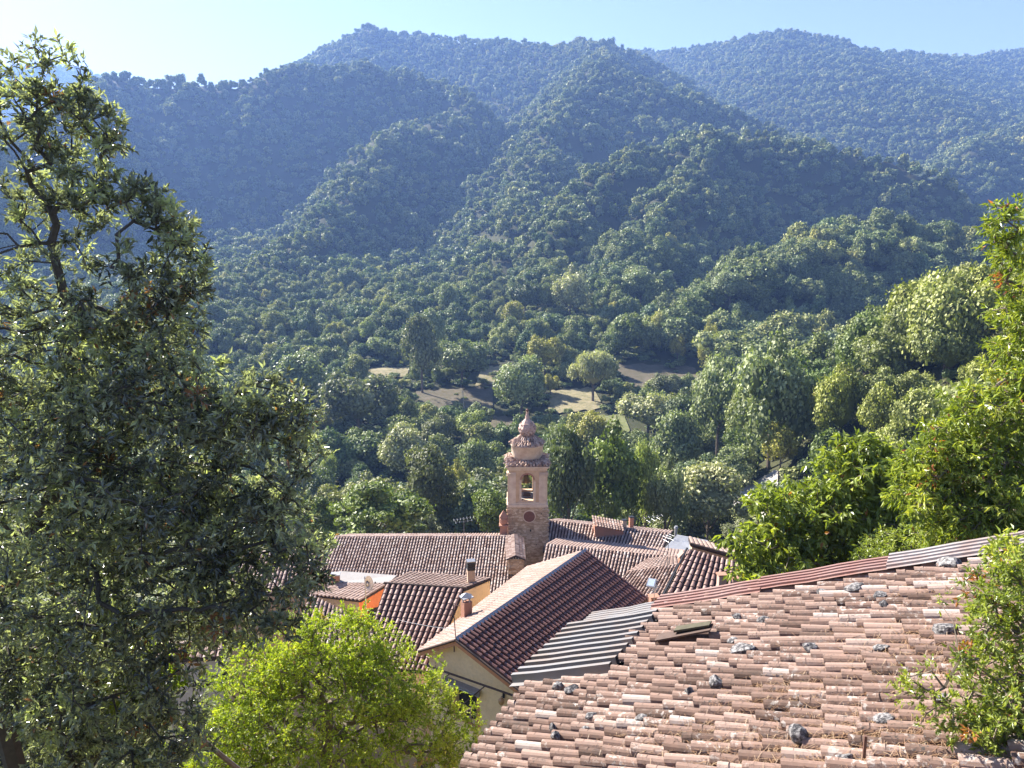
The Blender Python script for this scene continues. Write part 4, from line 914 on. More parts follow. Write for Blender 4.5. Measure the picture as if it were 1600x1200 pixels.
# belfry: four walls, each with an arched opening
zl, zh = tz(785) + .002, tz(733); ow, zsill, zspr = .50, tz(782), tz(750) + 0.0
def arch_wall(mb, rot, w_=hw, t=.42):
    cs, sn = math.cos(rot), math.sin(rot)
    def T(x, y, z): return tc + V3(cs * x - sn * y, sn * x + cs * y, z)
    def bx_(x0, x1, z0, z1, y0=-w_, y1=-w_ + t, m=0):
        v = [T(x, y, z) for z in (z0, z1) for (x, y) in ((x0, y0), (x1, y0), (x1, y1), (x0, y1))]
        mb.add(v, [(0, 1, 2, 3), (4, 5, 6, 7), (0, 1, 5, 4), (1, 2, 6, 5), (2, 3, 7, 6), (3, 0, 4, 7)], .5, m)
    bx_(-w_, -ow, zl, zh); bx_(ow, w_ - t - .002, zl, zh); bx_(-ow, ow, zl, zsill)
    n = 14; a = np.linspace(math.pi, 0, n + 1)
    for k in range(n):
        x0, x1 = ow * math.cos(a[k]), ow * math.cos(a[k + 1]); z0_, z1_ = zspr + ow * math.sin(a[k]), zspr + ow * math.sin(a[k + 1])
        for y_ in (-w_, -w_ + t): mb.add([T(x0, y_, z0_), T(x1, y_, z1_), T(x1, y_, zh), T(x0, y_, zh)], [(0, 1, 2, 3)])
        mb.add([T(x0, -w_, z0_), T(x1, -w_, z1_), T(x1, -w_ + t, z1_), T(x0, -w_ + t, z0_)], [(0, 1, 2, 3)])
    for sx in (-1, 1):      # corner pilasters, capitals, arch strips; paler colour stands in for relief shading
        a_, b_ = sorted((sx * (w_ - .0), sx * (w_ - .62))); bx_(a_ + (.03 if sx < 0 else 0), b_ - (.03 if sx > 0 else 0), zl + .004, zh - .32, -w_ - .09, -w_ + .01, 2)
        for k in range(3): bx_(a_ - .0, b_, tz(744) - .02 + k * .12, tz(744) + .04 + k * .12, -w_ - .15 - .01 * k, -w_ + .01, 2)
        c0, c1 = sorted((sx * ow, sx * (ow + .19))); bx_(c0, c1, zl + .004, zspr, -w_ - .06, -w_ + .01, 2); bx_(c0 - .02, c1 + .02, zspr - .1, zspr + .02, -w_ - .07, -w_ + .01)
    for k in range(n):      # archivolt
        for (r0, r1) in ((ow, ow + .13),):
            p = [T(r * math.cos(q_), -w_ - .04, zspr + r * math.sin(q_)) for q_ in (a[k], a[k + 1]) for r in (r0, r1)]
            mb.add([p[0], p[1], p[3], p[2]], [(0, 1, 2, 3)], .5, 1)
mb = MB()
for k in range(4): arch_wall(mb, k * math.pi / 2)
mb.build('belfry', [PLAS, BRICK, PLAS2], tw)
mb = MB(); mb.lathe(tc + V3(0, 0, zl), [(1.55 * 1.414 * .99, .03), (1.2 * 1.414, .035)], 4, rz=math.pi / 4); mb.build('belfry_floor', CEM, tw)
# entablature and the flared skirt of broken tiles
mb = MB(); za = tz(735)
for w_, z_, h_ in ((hw * 1.04, za, .16), (hw * 1.09, za + .162, .10), (hw * 1.16, za + .264, .10)): mb.box(tc + V3(0, 0, z_ + h_ / 2), (2 * w_, 2 * w_, h_))
mb.build('cornice', PLAS2, tw)
def shaggy(mb, prof, n, seed, sq=0.0, layers=5, m=0, sc_=.22):
    """rings of overlapping broken tiles over a flared roof; sq = 1 gives a square plan with rounded corners"""
    rg = np.random.RandomState(seed)
    def plan(t):
        k = max(abs(math.cos(t)), abs(math.sin(t))); return 1 + sq * (min(1 / k, 1.25) - 1)
    for L in range(layers):
        f = L / (layers - 1); r = np.interp(f, [p[0] for p in prof], [p[1] for p in prof]); z = np.interp(f, [p[0] for p in prof], [p[2] for p in prof])
        r2 = np.interp(min(1, f + 1.3 / layers), [p[0] for p in prof], [p[1] for p in prof]); z2 = np.interp(min(1, f + 1.3 / layers), [p[0] for p in prof], [p[2] for p in prof])
        cnt = max(8, int(2 * math.pi * r / sc_))
        for i in range(cnt):
            t = (i + .5 * (L % 2) + rg.uniform(-.2, .2)) / cnt * 2 * math.pi; pl = plan(t); rr = r * pl * (1 + .04 * rg.normal()) ; q2 = r2 * pl
            o = V3(math.cos(t), math.sin(t), 0); tg = V3(-math.sin(t), math.cos(t), 0); hw_ = sc_ * .5 * rg.uniform(.7, 1.1)
            e = tc + o * rr + V3(0, 0, z + .05 * rg.normal()); i_ = tc + o * q2 + V3(0, 0, z2 + .04); k = V3(0, 0, .09)
            mb.add([e - tg * hw_, e + k, e + tg * hw_, i_ + tg * hw_ * .8, i_ + k, i_ - tg * hw_ * .8, e - V3(0, 0, .05)], [(0, 1, 4, 5), (1, 2, 3, 4), (0, 6, 2, 1)], float(np.clip(.5 + .25 * rg.normal(), 0, 1)), m)
zc0 = za + .364; zc1 = tz(723)
mb = MB(); mb.lathe(tc, [(hw * 1.62, zc0 + .0), (hw * 1.60, zc0 + .06), (1.35, zc1 - .1), (1.25, zc1 + .1)], 4, rz=math.pi / 4, t=.2)
shaggy(mb, [(0, hw * 1.20, zc0 + .10), (.4, hw * 1.08, zc0 + .24), (1, 1.15, zc1 + .02)], 0, 5, 1.0, 6)
mb.build('skirt_roof', ROUGH, tw)
mb = MB(); zd = tz(700); mb.lathe(tc, [(1.02, zc1 - .2), (1.18, zc1 + .0), (1.34, zc1 + .4), (1.38, zd - .14), (1.46, zd - .10), (1.46, zd), (1.1, zd + .02)], 28); mb.build('drum', PLAS2, tw, True)
mb = MB(); zu = tz(688); mb.lathe(tc, [(1.45, zd + .02), (1.15, zd + .20), (.70, zd + .42), (.42, zu + .1)], 20, t=.2)
shaggy(mb, [(0, 1.52, zd + .03), (.35, 1.25, zd + .22), (.7, .85, zd + .42), (1, .42, zu + .12)], 0, 6, 0, 6); mb.build('upper_roof', ROUGH, tw)
mb = MB(); z1_ = tz(689); H = tz(661) - z1_
mb.lathe(tc, [(.46, z1_ - .5), (.42, z1_ - .1), (.36, z1_), (.52, z1_ + .12 * H), (.70, z1_ + .30 * H), (.74, z1_ + .48 * H), (.62, z1_ + .70 * H), (.38, z1_ + .88 * H), (.20, z1_ + H), (.15, tz(657)), (.10, tz(652)), (.13, tz(650))], 18, rough=.07, t=.5, rs=3)
rgb = np.random.RandomState(9)
for k in range(240):
    d_ = unit(rgb.normal(size=3)); p_ = tc + V3(d_[0] * .71, d_[1] * .71, z1_ + H * .45 + d_[2] * H * .46); mb.box(p_, (.10, .10, .09), rgb.uniform(0, 3), t=float(rgb.rand()))
mb.build('onion_finial', tile_mat('finial_stone', [(0, (.24, .16, .13)), (.5, (.54, .38, .31)), (1, (.68, .53, .45))], .6, 2.5), tw)
mb = MB(); mb.lathe(tc, [(.05, tz(650)), (.13, tz(648)), (.13, tz(646)), (.04, tz(645))], 10); mb.bar(tc + V3(0, 0, tz(647)), tc + V3(0, 0, tz(643)), .02); mb.build('finial_cross', RUSTM, tw)
bl = tc + V3(-.12, 0, zspr - .35)
mb = MB(); mb.lathe(bl, [(.12, .42), (.24, .38), (.29, .15), (.34, -.1), (.46, -.32), (.44, -.33), (.30, -.1)], 20, cap=False); top('bell', mb, plain('bronze', (.30, .22, .10), .4, .8, .4), bl, 'bronze bell hanging in the arch of the bell tower', 'bell', smooth=True)
mb = MB(); mb.box(tc + V3(0, 0, zspr + .18), (2 * hw - .9, .14, .16)); mb.build('bell_beam', WOODD, tw); mb = MB(); mb.box(tc + V3(.0, -.3, zsill + .12), (.62, .3, .26)); mb.build('bell_winch', WOODD, tw)

# ---- roofs right of the tower
A = atY(856, 813, 63); B = atZ(1048, 833, A[2]); az_ = math.degrees(math.atan2(-(A - B)[1] * -1, 0)) if False else None
def perp_az(A, B):
    d = unit(V3(B[0] - A[0], B[1] - A[1], 0)); g = V3(d[1], -d[0], 0); g = g if g[1] < 0 else -g
    return math.degrees(math.atan2(g[0], g[1]))
a_ = perp_az(A, B); nn = slope_normal(a_, .36); D, C = P_on(A, nn, (848, 862), (1030, 868))
hs = house('row_house', 'row house right behind the bell tower with two small chimneys and a brick dormer wall', A)
ra = roof_part(hs, A, B, C, D, T_MID, .27, .36, .11, 41, ridge=True, jit=.008, seg=5, tint=(.66, .2), slide=.3, width=.66)
g_ = -V3(math.sin(R(a_)), math.cos(R(a_)), 0); bk = g_ * 4 - V3(0, 0, 1.3); roof_part(hs, B, A, A + bk, B + bk, T_MID, .27, .4, .07, 42)
mb = MB(); mb.walls([D + V3(.3, .3, -.1), C + V3(-.3, .3, -.1), B + bk - V3(.3, .2, .1), A + bk + V3(.3, -.2, -.1)], -42); mb.build('wall', TAN_W, hs)
def dormer(pxs, yb, dep, mat, parent):
    P = [atY(a, b, yb) for a, b in pxs]; mb = MB(); n = len(P); Q = [p + V3(0, dep, .15) for p in P]
    mb.add(P + Q, [tuple(range(n)), tuple(range(n, 2 * n))] + [(i, (i + 1) % n, n + (i + 1) % n, n + i) for i in range(n)]); return mb.build('dormer_wall', mat, parent)
dormer([(929, 822), (973, 830), (978, 838), (952, 846), (930, 846)], 60.2, 1.5, BRICK, ra)
mb = MB(); q0, q1 = atY(927, 821, 60.1), atY(976, 830, 60.1); tiles(mb, q0 + V3(0, 1.5, .35), q1 + V3(0, 1.5, .35), q1 - V3(0, .12, -.04), q0 - V3(0, .12, -.04), .25, .36, .07, 3); mb.build('dormer_roof', T_MID, ra)
chimney(ra, atY(975, 830, 61.2), .36, 1.0, TAN_W, 'slab', capmat=BLACK); chimney(ra, atY(986, 824, 62.2), .36, .95, BRICK, 'slab', capmat=BLACK)

A = atY(853, 850, 53); B = atZ(1080, 873, A[2]); a_ = perp_az(A, B); nn = slope_normal(a_, .38); D, C = P_on(A, nn, (842, 905), (1066, 917))
hs = house('row_house', 'row house before the tower foot with a long tile roof and pale ridge band', A)
rb = roof_part(hs, A, B, C, D, T_MID, .25, .36, .11, 44, ridge=False, jit=.008, seg=5, tint=(.64, .2), slide=.3, width=.66)
g_ = -V3(math.sin(R(a_)), math.cos(R(a_)), 0); bk = g_ * 4.5 - V3(0, 0, 1.25); roof_part(hs, B, A, A + bk, B + bk, T_PINK, .25, .4, .04, 45, width=.9)
mb = MB(); mb.walls([D + V3(.3, .3, -.1), C + V3(-.3, .3, -.1), B + bk - V3(.3, .2, .1), A + bk + V3(.3, -.2, -.1)], -42); mb.build('wall', TAN_W, hs)
chimney(rb, atY(1066, 884, 49), .50, .75, BRICK, 'tiles', capmat=T_MID)

# ---- small house with a skylight
A = atY(980, 894, 45); B = atZ(1060, 882, A[2]); nn = slope_normal(-158, .38)
hs = house('small_house', 'small house with a skylight in its tile roof beside the brown tiled slope', A)
D, C = P_on(B, nn, (905, 985), (1010, 985)); A2 = hit(980, 894, B, nn)
rc = roof_part(hs, A2, B, C, D, T_RED if False else T_MID, .25, .36, .11, 47, jit=.008, seg=5, tint=(.42, .2), width=.66)
E1, E2 = P_on(B, slope_normal(-20, .22), (1012, 873), (1056, 868)); roof_part(hs, E1, E2, B, A2, T_PINK, .25, .4, .05, 48)
mb = MB(); mb.walls([A2 + V3(.2, 0, -.2), B + V3(-.1, 0, -.2), C + V3(-.1, .2, -.2), D + V3(.2, .2, -.2)], -42); mb.build('wall', TAN_W, hs)
sk = hit(1018, 913, B, nn); mb = MB(); g = V3(math.sin(R(-158)), math.cos(R(-158)), -.38); g = unit(g); ac = unit(np.cross(g, nn)); up = nn
mb.slab([sk + g * x * .38 + ac * y * .28 + up * .16 for x, y in ((-1, -1), (1, -1), (1, 1), (-1, 1))], .16, m=0)
mb.slab([sk + g * x * .31 + ac * y * .21 + up * .175 for x, y in ((-1, -1), (1, -1), (1, 1), (-1, 1))], .012, m=1)
mb.build('skylight', [METAL, plain('skylight_glass', (.45, .52, .62), .12, .3)], rc)
chimney(rc, hit(1021, 952, B, nn) , .50, .85, BRICK, 'slab', capmat=BRICK)

# ---- house with the big tiles
A = atY(1076, 858, 38); nn = slope_normal(-170, .42)
B, C, D = P_on(A, nn, (1170, 884), (1180, 965), (1022, 965))
hs = house('tiled_house', 'house with big brown barrel tiles and a black verge line beside the skylight house', A)
rd = roof_part(hs, A, B, C, D, T_RED, .30, .42, .10, 51, jit=.01, seg=6, tint=(.66, .25), lift=.04, width=.66)
mb = MB(); d = unit(D - A); mb.bar(A + V3(-.08, 0, .06), D + V3(-.08, 0, .06), .06, 6); mb.build('verge_flashing', BLACK, hs)
mb = MB(); mb.walls([A + V3(.1, 0, -.2), B + V3(-.1, 0, -.2), C + V3(-.1, .2, -.2), D + V3(.1, .2, -.2)], -42); mb.build('wall', TAN_W, hs)
uA, uB = atY(1079, 848, 38.6), atY(1172, 874, 37.6); bkv = V3(1.0, 4.5, -1.45)
ru = roof_part(hs, uB, uA, uA + bkv, uB + bkv, T_PINK, .26, .42, .05, 52, thick=.22, name='upper_roof')
mb = MB(); lA, lB = uA + V3(.15, .25, -.2), uB + V3(-.15, .25, -.2); mb.quad(lA, lB, lB - V3(0, 0, 1.6), lA - V3(0, 0, 1.6)); mb.quad(lA, lA + bkv, lA + bkv - V3(0, 0, 1.6), lA - V3(0, 0, 1.6)); mb.build('upper_wall', TAN_W, hs)
mb = MB(); mb.bar(uA - V3(.05, .1, .02), uB - V3(-.05, .1, .02), .09, 8); mb.build('gutter', WOODD, hs)
chimney(ru, atY(1157, 858, 40), .42, .95, BRICK, 'slab', capmat=T_MID)
chimney(rd, atY(1126, 930, 33.5), .36, 1.05, plain('pink_render', (.50, .31, .25), .9), 'slab', capmat=BRICK, rz=.1); chimney(rd, atY(1147, 930, 33.2), .30, .85, plain('pink_render', (.50, .31, .25), .9), 'slab', capmat=BRICK, rz=.1)
A = atY(1058, 836, 60); B = atY(1106, 845, 59); C = atY(1088, 866, 55.5); D = atY(1036, 860, 56.5)
hs = house('metal_roof_shed', 'shed with a bluish white ribbed metal roof between the tile roofs', A, cat='shed')
mb = MB(); nr_ = 14
for i in range(nr_):
    f0, f1 = i / nr_, (i + .8) / nr_; L = lambda P, Q, f: P + (Q - P) * f
    mb.slab([L(A, D, f0) + V3(0, 0, .05), L(B, C, f0) + V3(0, 0, .05), L(B, C, f1) + V3(0, 0, .05), L(A, D, f1) + V3(0, 0, .05)], .05)
mb.slab([A, B, C, D], .06); mb.build('roof', WHITE, hs); mb = MB(); mb.walls([A + V3(.1, -.1, -.07), B + V3(-.1, -.1, -.07), C + V3(-.1, .1, -.07), D + V3(.1, .1, -.07)], -40); mb.build('wall', GREYW, hs)
mb = MB(); q = atY(1056, 836, 60.5); mb.bar(q - V3(0, 0, 1.5), q + V3(0, 0, .75), .13, 10); mb.bar(q + V3(0, 0, .62), q + V3(0, 0, .82), .19, 10, .12); mb.build('flue', WHITE, hs)

# ---- left group
A = atY(603, 911, 38.5); B = atZ(726, 919, A[2]); nn = slope_normal(perp_az(A, B) - 8, .40); D, C = P_on(A, nn, (560, 1040), (672, 1050)); B = hit(726, 919, A, nn)
hs = house('red_roof_house', 'house with a dark red tile slope left of the cream house', A)
rg_ = roof_part(hs, A, B, C, D, T_RED, .28, .40, .095, 61, jit=.006, seg=6, tint=(.5, .18), lift=.035, width=.66)
E = atZ(640, 893, A[2] - .9); F2 = atZ(768, 903, A[2] - .9); rh_ = roof_part(hs, E, F2, B, A, T_PINK, .26, .42, .05, 62, name='rear_roof')
mb = MB(); mb.walls([A + V3(.2, 0, -.25), B + V3(-.1, 0, -.25), C + V3(-.1, .2, -.25), D + V3(.2, .2, -.25)], -40); mb.walls([E, F2 - V3(.1, 0, .2), B - V3(0, 0, .2), A - V3(0, 0, .2)], -26); mb.build('wall', CREAM, hs)
mb = MB(); mb.bar(A + V3(-.1, -.05, .03), B + V3(.1, -.05, .03), .075, 8); mb.build('ridge_flashing', WOODD, hs)
chimney(rh_, atY(736, 909, 39.6), .42, .75, TAN_W, 'black', capmat=METAL)
A = atY(526, 911, 44); nn = slope_normal(-152, .30); B, C, D = P_on(A, nn, (607, 912), (564, 938), (478, 928))
hs = house('flat_roof_house', 'house with a pale tile and cement roof, orange end wall and satellite dish', A)
rf = roof_part(hs, A, B, C, D, T_PINK, .26, .42, .06, 64, tint=(.6, .2), jit=.006, width=.8)
t1, t2 = atZ(530, 893, A[2] - .12), atZ(620, 900, A[2] - .12); mb = MB(); mb.slab([A + V3(0, 0, .05), t1 + V3(0, 0, .05), t2 + V3(0, 0, .05), B + V3(0, 0, .05)], .25); mb.build('terrace', CEM, hs)
dz = V3(0, 0, -.2); i_ = .25
mb = MB(); mb.walls([A + dz, D + dz + V3(.3, .2, 0), C + dz + V3(-.2, .3, 0)], -36); mb.walls([t2 + dz, t1 + dz, A + dz], -36); w_ = mb.build('wall', TAN_W, hs)
mb = MB(); p1, p2 = C + dz + V3(-.2, .3, 0), B + dz + V3(-.25, .1, 0); mb.quad(p1, p2, V3(*p2[:2], -36), V3(*p1[:2], -36)); w2_ = mb.build('wall', ORANGE, hs); w2_['label'] = 'bright orange end wall'
mb = MB(); mm = p1 + (p2 - p1) * .33; nn2 = unit(np.cross(p2 - p1, V3(0, 0, 1))); nn2 = nn2 if nn2[1] < 0 else -nn2; dd_ = unit((p2 - p1) * V3(1, 1, 0))
mb.quad(mm + nn2 * .03 - V3(0, 0, .9), mm + nn2 * .03 + dd_ * .9 - V3(0, 0, .9), mm + nn2 * .03 + dd_ * .9 - V3(0, 0, 2.4), mm + nn2 * .03 - V3(0, 0, 2.4)); mb.build('window', OPENING_DARK, hs)
chimney(rf, atY(525, 912, 44.2), .48, .62, BRICK, 'slab', capmat=WHITE, rz=.1)
dsh = atY(572, 955, 40.5); sdd = empty('satellite_dish', dsh, 0, 'grey satellite dish on a tall thin pole before the orange wall', 'satellite dish')
hp_ = (955 - 897) / FPX * 43.5; mb = MB(); mb.bar(dsh - V3(0, 0, .4), dsh + V3(0, 0, hp_), .035, 8); mb.build('pole', METAL, sdd)
mb = MB(); dc = dsh + V3(.22, -.08, hp_ - .42); ax_ = unit(V3(.88, -.30, .30)); u_ = unit(np.cross(ax_, V3(0, 0, 1))); v_ = np.cross(u_, ax_)
rings = [dc - ax_ * .1]; F = []
for k, (r, dpt) in enumerate(((.18, -.08), (.32, -.03), (.45, .03))): rings += [dc + ax_ * dpt + u_ * r * math.cos(t) + v_ * r * math.sin(t) for t in np.arange(20) * math.pi / 10]
F += [(0, 1 + i, 1 + (i + 1) % 20) for i in range(20)] + [(1 + k * 20 + i, 1 + k * 20 + (i + 1) % 20, 21 + k * 20 + (i + 1) % 20, 21 + k * 20 + i) for k in range(2) for i in range(20)]
mb.add(rings, F); mb.build('dish', plain('dish_grey', (.42, .40, .40), .5), sdd, True)
mb = MB(); mb.bar(dc + v_ * -.4, dc + ax_ * .45, .012, 5); mb.box(dc + ax_ * .47, (.07, .07, .07)); mb.build('receiver', BLACK, sdd)

nn = slope_normal(150, .34); A = atY(484, 928, 37); B, C, D = P_on(A, nn, (578, 975), (600, 1040), (452, 1000))
hs = house('lean_to_house', 'low house with a shadowed tile lean-to under the orange walled house', A)
roof_part(hs, A, B, C, D, T_MID, .27, .40, .09, 66, jit=.012, seg=5, tint=(.4, .22), slide=.4, width=.66)
mb = MB(); mb.walls([A + dz, B + dz, C + dz, D + dz], -36); mb.build('wall', TAN_W, hs)
A = atY(380, 866, 50); nn = slope_normal(180, .34); B, C, D = P_on(A, nn, (505, 853), (490, 925), (350, 930))
hs = house('valley_house', 'tile roofed house seen in glimpses through the evergreen oak on the left', A)
roof_part(hs, A, B, C, D, T_MID, .26, .42, .08, 67, ridge=True, seg=4, width=.66); mb = MB(); mb.walls([A + dz, B + dz, C + dz, D + dz], -42); mb.build('wall', TAN_W, hs)
A = atY(250, 1008, 25); nn = slope_normal(-178, .36); B, C, D = P_on(A, nn, (352, 1004), (348, 1026), (240, 1032))
hs = house('grey_house', 'house with a plain grey plaster wall glimpsed between the oak and the bright green tree', A)
roof_part(hs, A, B, C, D, T_MID, .25, .40, .08, 68, ridge=True, seg=5); mb = MB(); mb.walls([D + V3(.3, .3, -.1), C + V3(-.2, .3, -.1), B - V3(.2, 0, .2), A + V3(.3, 0, -.2)], -30); mb.build('wall', GREYW, hs)

# ---- aerials on the roofs, poles in the fields
antenna(atY(725, 838, 57), 1.6, [(.95, 1.6, 7, .15), (.80, 1.3, 5, .1)], 'television aerial with two booms on the church ridge')
antenna(atY(1020, 833, 60), 1.6, [(.93, 1.5, 5, .1), (.75, 1.0, 3, .4)], 'television aerial standing out against the trees above the far right ridge')
antenna(atY(1043, 884, 45), 2.2, [(.92, .5, 3, .6), (.8, .4, 2, .5)], 'thin aerial mast before the long curved roof')
antenna(atY(1022, 940, 38), .8, [(.9, .9, 6, 1.0)], 'low aerial beside the chimney by the sheet metal')
def field_pole(pxt, pyt, pxb, pyb, label, lean=None):
    b = ground_hit(pxb, pyb, 60, 400); t = atY(pxt, pyt, b[1]); e = empty('utility_pole', b, 0, label, 'utility pole')
    m_ = MB(); m_.bar(b - V3(0, 0, .5), t, .16, 8, .10); m_.build('post', plain('weathered_wood', (.42, .38, .34), .9), e)
    m_ = MB(); m_.box(t - V3(0, 0, .3), (.9, .1, .1)); m_.build('crossarm', METAL, e)
field_pole(723, 611, 726, 645, 'pale utility pole standing in the shaded brown field'); field_pole(730, 664, 738, 692, 'leaning utility pole among the bushes below the brown field')

def cable(a, b, sag, label):
    m_ = MB(); n = 16
    P = [a + (b - a) * (i / n) - V3(0, 0, sag * 4 * (i / n) * (1 - i / n)) for i in range(n + 1)]
    for p, q in zip(P[:-1], P[1:]): m_.bar(p, q, .013, 5)
    top('power_cable', m_, METAL, a, label, 'cable')
cable(atY(470, 886, 49), atY(806, 884, 52), .25, 'long thin cable strung across the lower part of the church roof')
cable(atY(585, 957, 39), atY(716, 984, 30.5), .15, 'thin cable from the orange wall over the dark red roof to the cream house')

# ------------------------------------------------------------------ near trees: limbs grown to the twig ends, then sprays of real leaves
def grow(base, ends, first, seed, r_tip=.006, power=.44, bend=.12):
    rg = np.random.RandomState(seed); ends = np.asarray(ends); o = np.argsort(np.linalg.norm(ends - first[-1], axis=1)); ends = ends[o]
    N_ = [np.asarray(base, float)] + [np.asarray(q, float) for q in first]; par = [-1] + list(range(len(first))); tip = []
    arr = np.zeros((len(N_) + len(ends) * 4 + 8, 3)); arr[:len(N_)] = N_; n = len(N_); dist0 = np.zeros(len(arr))
    for i in range(1, n): dist0[i] = dist0[i - 1] + np.linalg.norm(arr[i] - arr[i - 1])
    par = par + [0] * (len(arr) - n)
    for e in ends:
        d = np.linalg.norm(arr[1:n] - e, axis=1) + .22 * dist0[1:n]; d = d + np.where(arr[1:n, 2] > e[2] + .25, .5, 0); k = int(np.argmin(d)) + 1
        s = arr[k]; L = np.linalg.norm(e - s); m = 1 if L < .25 else (2 if L < .8 else 3); pk = k
        for j in range(1, m + 1):
            f = j / m; q = s + (e - s) * f
            if j < m: q = q + rg.normal(size=3) * bend * L * .5 + V3(0, 0, .10 * L * math.sin(math.pi * f))
            arr[n] = q; par[n] = pk; dist0[n] = dist0[pk] + np.linalg.norm(q - arr[pk]); pk = n; n += 1
        tip.append(pk)
    cnt = np.zeros(n)
    for t in tip: cnt[t] += 1
    for i in range(n - 1, 0, -1): cnt[par[i]] += cnt[i]
    rad = r_tip * np.maximum(cnt, 1) ** power
    dirs = np.array([unit(arr[t] - arr[par[t]]) for t in tip])
    return arr[:n], np.array(par[:n]), rad, arr[tip], dirs
def limbs(mb, arr, par, rad, sides=6):
    for i in range(1, len(arr)):
        r1 = min(rad[par[i]], rad[i] * 1.6); s_ = 4 if rad[i] < .015 else sides
        if np.linalg.norm(arr[i] - arr[par[i]]) > 1e-4: mb.bar(arr[par[i]], arr[i] + (arr[i] - arr[par[i]]) * .02, r1, s_, rad[i])
def sprays(tips, dirs, seed, per, twigs, reach, L, W, droop=0.0, fold=.25, upb=.4, tint=(.5, .16), brown=0.0, spread=1.0, curl=.15):
    """leaves: folded pointed blades along short twiglets around each tip"""
    rg = np.random.RandomState(seed); n = len(tips)
    td = unit(dirs[:, None, :] * .8 + rg.normal(size=(n, twigs, 3)) * spread + V3(0, 0, upb)); tl = reach * rg.uniform(.5, 1.2, (n, twigs, 1))
    k = max(1, per // twigs); f = rg.uniform(.15, 1.05, (n, twigs, k, 1)) ** .8
    p = tips[:, None, None, :] + td[:, :, None, :] * tl[:, :, None, :] * f
    ld = unit(td[:, :, None, :] * .9 + rg.normal(size=(n, twigs, k, 3)) * .75 + V3(0, 0, -droop))
    p = p.reshape(-1, 3); ld = ld.reshape(-1, 3); m = len(p)
    up = unit(rg.normal(size=(m, 3)) * .75 + V3(0, 0, 1)); sd_ = unit(np.cross(ld, up)); nr = np.cross(sd_, ld)
    l = (L * rg.uniform(.6, 1.25, m))[:, None]; w_ = l * (W / L) * .5
    a = p; b = p + ld * l * .42 + sd_ * w_ + nr * w_ * fold; c = p + ld * l - nr * l * curl; d = p + ld * l * .42 - sd_ * w_ + nr * w_ * fold
    v = np.stack([a, b, c, d], 1).reshape(-1, 3); i = np.arange(m)[:, None] * 4
    fc = np.concatenate([i + np.array([0, 1, 2]), i + np.array([0, 2, 3])], 1).reshape(-1, 3)
    ct = np.repeat(rg.normal(size=n) * tint[1] * .8, twigs * k)
    t = np.clip(tint[0] + ct + rg.normal(size=m) * tint[1], 0, .93)
    if brown:
        bt = np.repeat(rg.rand(n) < brown, twigs * k) & (rg.rand(m) < .7); bt |= rg.rand(m) < brown * .5; t = np.where(bt, .99, t)
    mb = MB(); mb.add(v, fc, np.repeat(t, 2)); 
    tw = MB(); return mb, td, tl
def blob_ends(blobs, seed, shell=.5):
    rg = np.random.RandomState(seed); out = []
    for (px, py, rx, ry, y, rd, cnt) in blobs:
        c = atY(px, py, y); s_ = np.linalg.norm(c) / FPX
        d = unit(rg.normal(size=(cnt, 3))); r = rg.uniform(0, 1, cnt) ** shell; q = d * r[:, None] * V3(rx * s_, rd, ry * s_); out.append(c + q)
    return np.vstack(out)
def near_tree(name, label, cat, base, first, blobs, seed, mat, barkm, per, twigs, reach, L, W, tipr=.006, shell=.42, group=None, power=.44, tw=True, **k):
    e = empty(name, base, 0, label, cat, group); ends = blob_ends(blobs, seed, shell)
    arr, par, rad, tips, dirs = grow(base, ends, first, seed, tipr, power)
    mb, td, tl = sprays(tips, dirs, seed + 1, per, twigs, reach, L, W, **k); mb.build('crown', mat, e)
    tb = MB(); limbs(tb, arr, par, rad)
    if tw:
        A = np.repeat(tips[:, None], td.shape[1], 1).reshape(-1, 3); B = A + (td * tl).reshape(-1, 3); d = unit(B - A); u = unit(np.cross(d, V3(.3, .2, .9))); r = max(.0012, tipr * .35); w2 = np.cross(d, u)
        v = np.stack([A + u * r, A - u * r * .5 + w2 * r * .87, A - u * r * .5 - w2 * r * .87, B], 1).reshape(-1, 3); i = np.arange(len(A))[:, None] * 4
        tb.add(v, np.concatenate([i + np.array([0, 1, 3]), i + np.array([1, 2, 3]), i + np.array([2, 0, 3])], 1).reshape(-1, 3))
    tb.build('trunk', barkm, e); return e
BR = (.30, .13, .06)
OAKL = leaf_mat('oak_leaf', [(.0, (.06, .062, .048)), (.4, (.19, .195, .14)), (.7, (.38, .385, .26)), (.94, (.55, .57, .28)), (.97, BR), (1., (.40, .19, .10))], .42, (1.1, 1.25, .6), .25, 1.0)
LIME = leaf_mat('lime_leaf', [(.0, (.14, .19, .025)), (.4, (.30, .38, .045)), (.75, (.48, .54, .08)), (.94, (.62, .60, .14)), (.97, (.42, .30, .12)), (1., (.40, .26, .12))], .45, (1.2, 1.25, .35), .45, .4)
WALN = leaf_mat('walnut_leaf', [(.0, (.09, .12, .025)), (.4, (.20, .25, .055)), (.75, (.33, .38, .09)), (.94, (.42, .45, .09)), (.97, (.40, .20, .06)), (1., (.40, .15, .06))], .42, (1.25, 1.3, .35), .35, .5)
YELL = leaf_mat('yellow_green_leaf', [(.0, (.10, .14, .025)), (.4, (.21, .28, .05)), (.75, (.35, .41, .08)), (.94, (.52, .54, .14)), (.97, (.42, .17, .09)), (1., (.42, .15, .09))], .42, (1.25, 1.2, .35), .35, .5)
OBARK = plain('oak_bark', (.10, .085, .07), .95, var=.6, scale=14)
LBARK = plain('grey_twig_bark', (.20, .16, .12), .95, var=.6, scale=14)

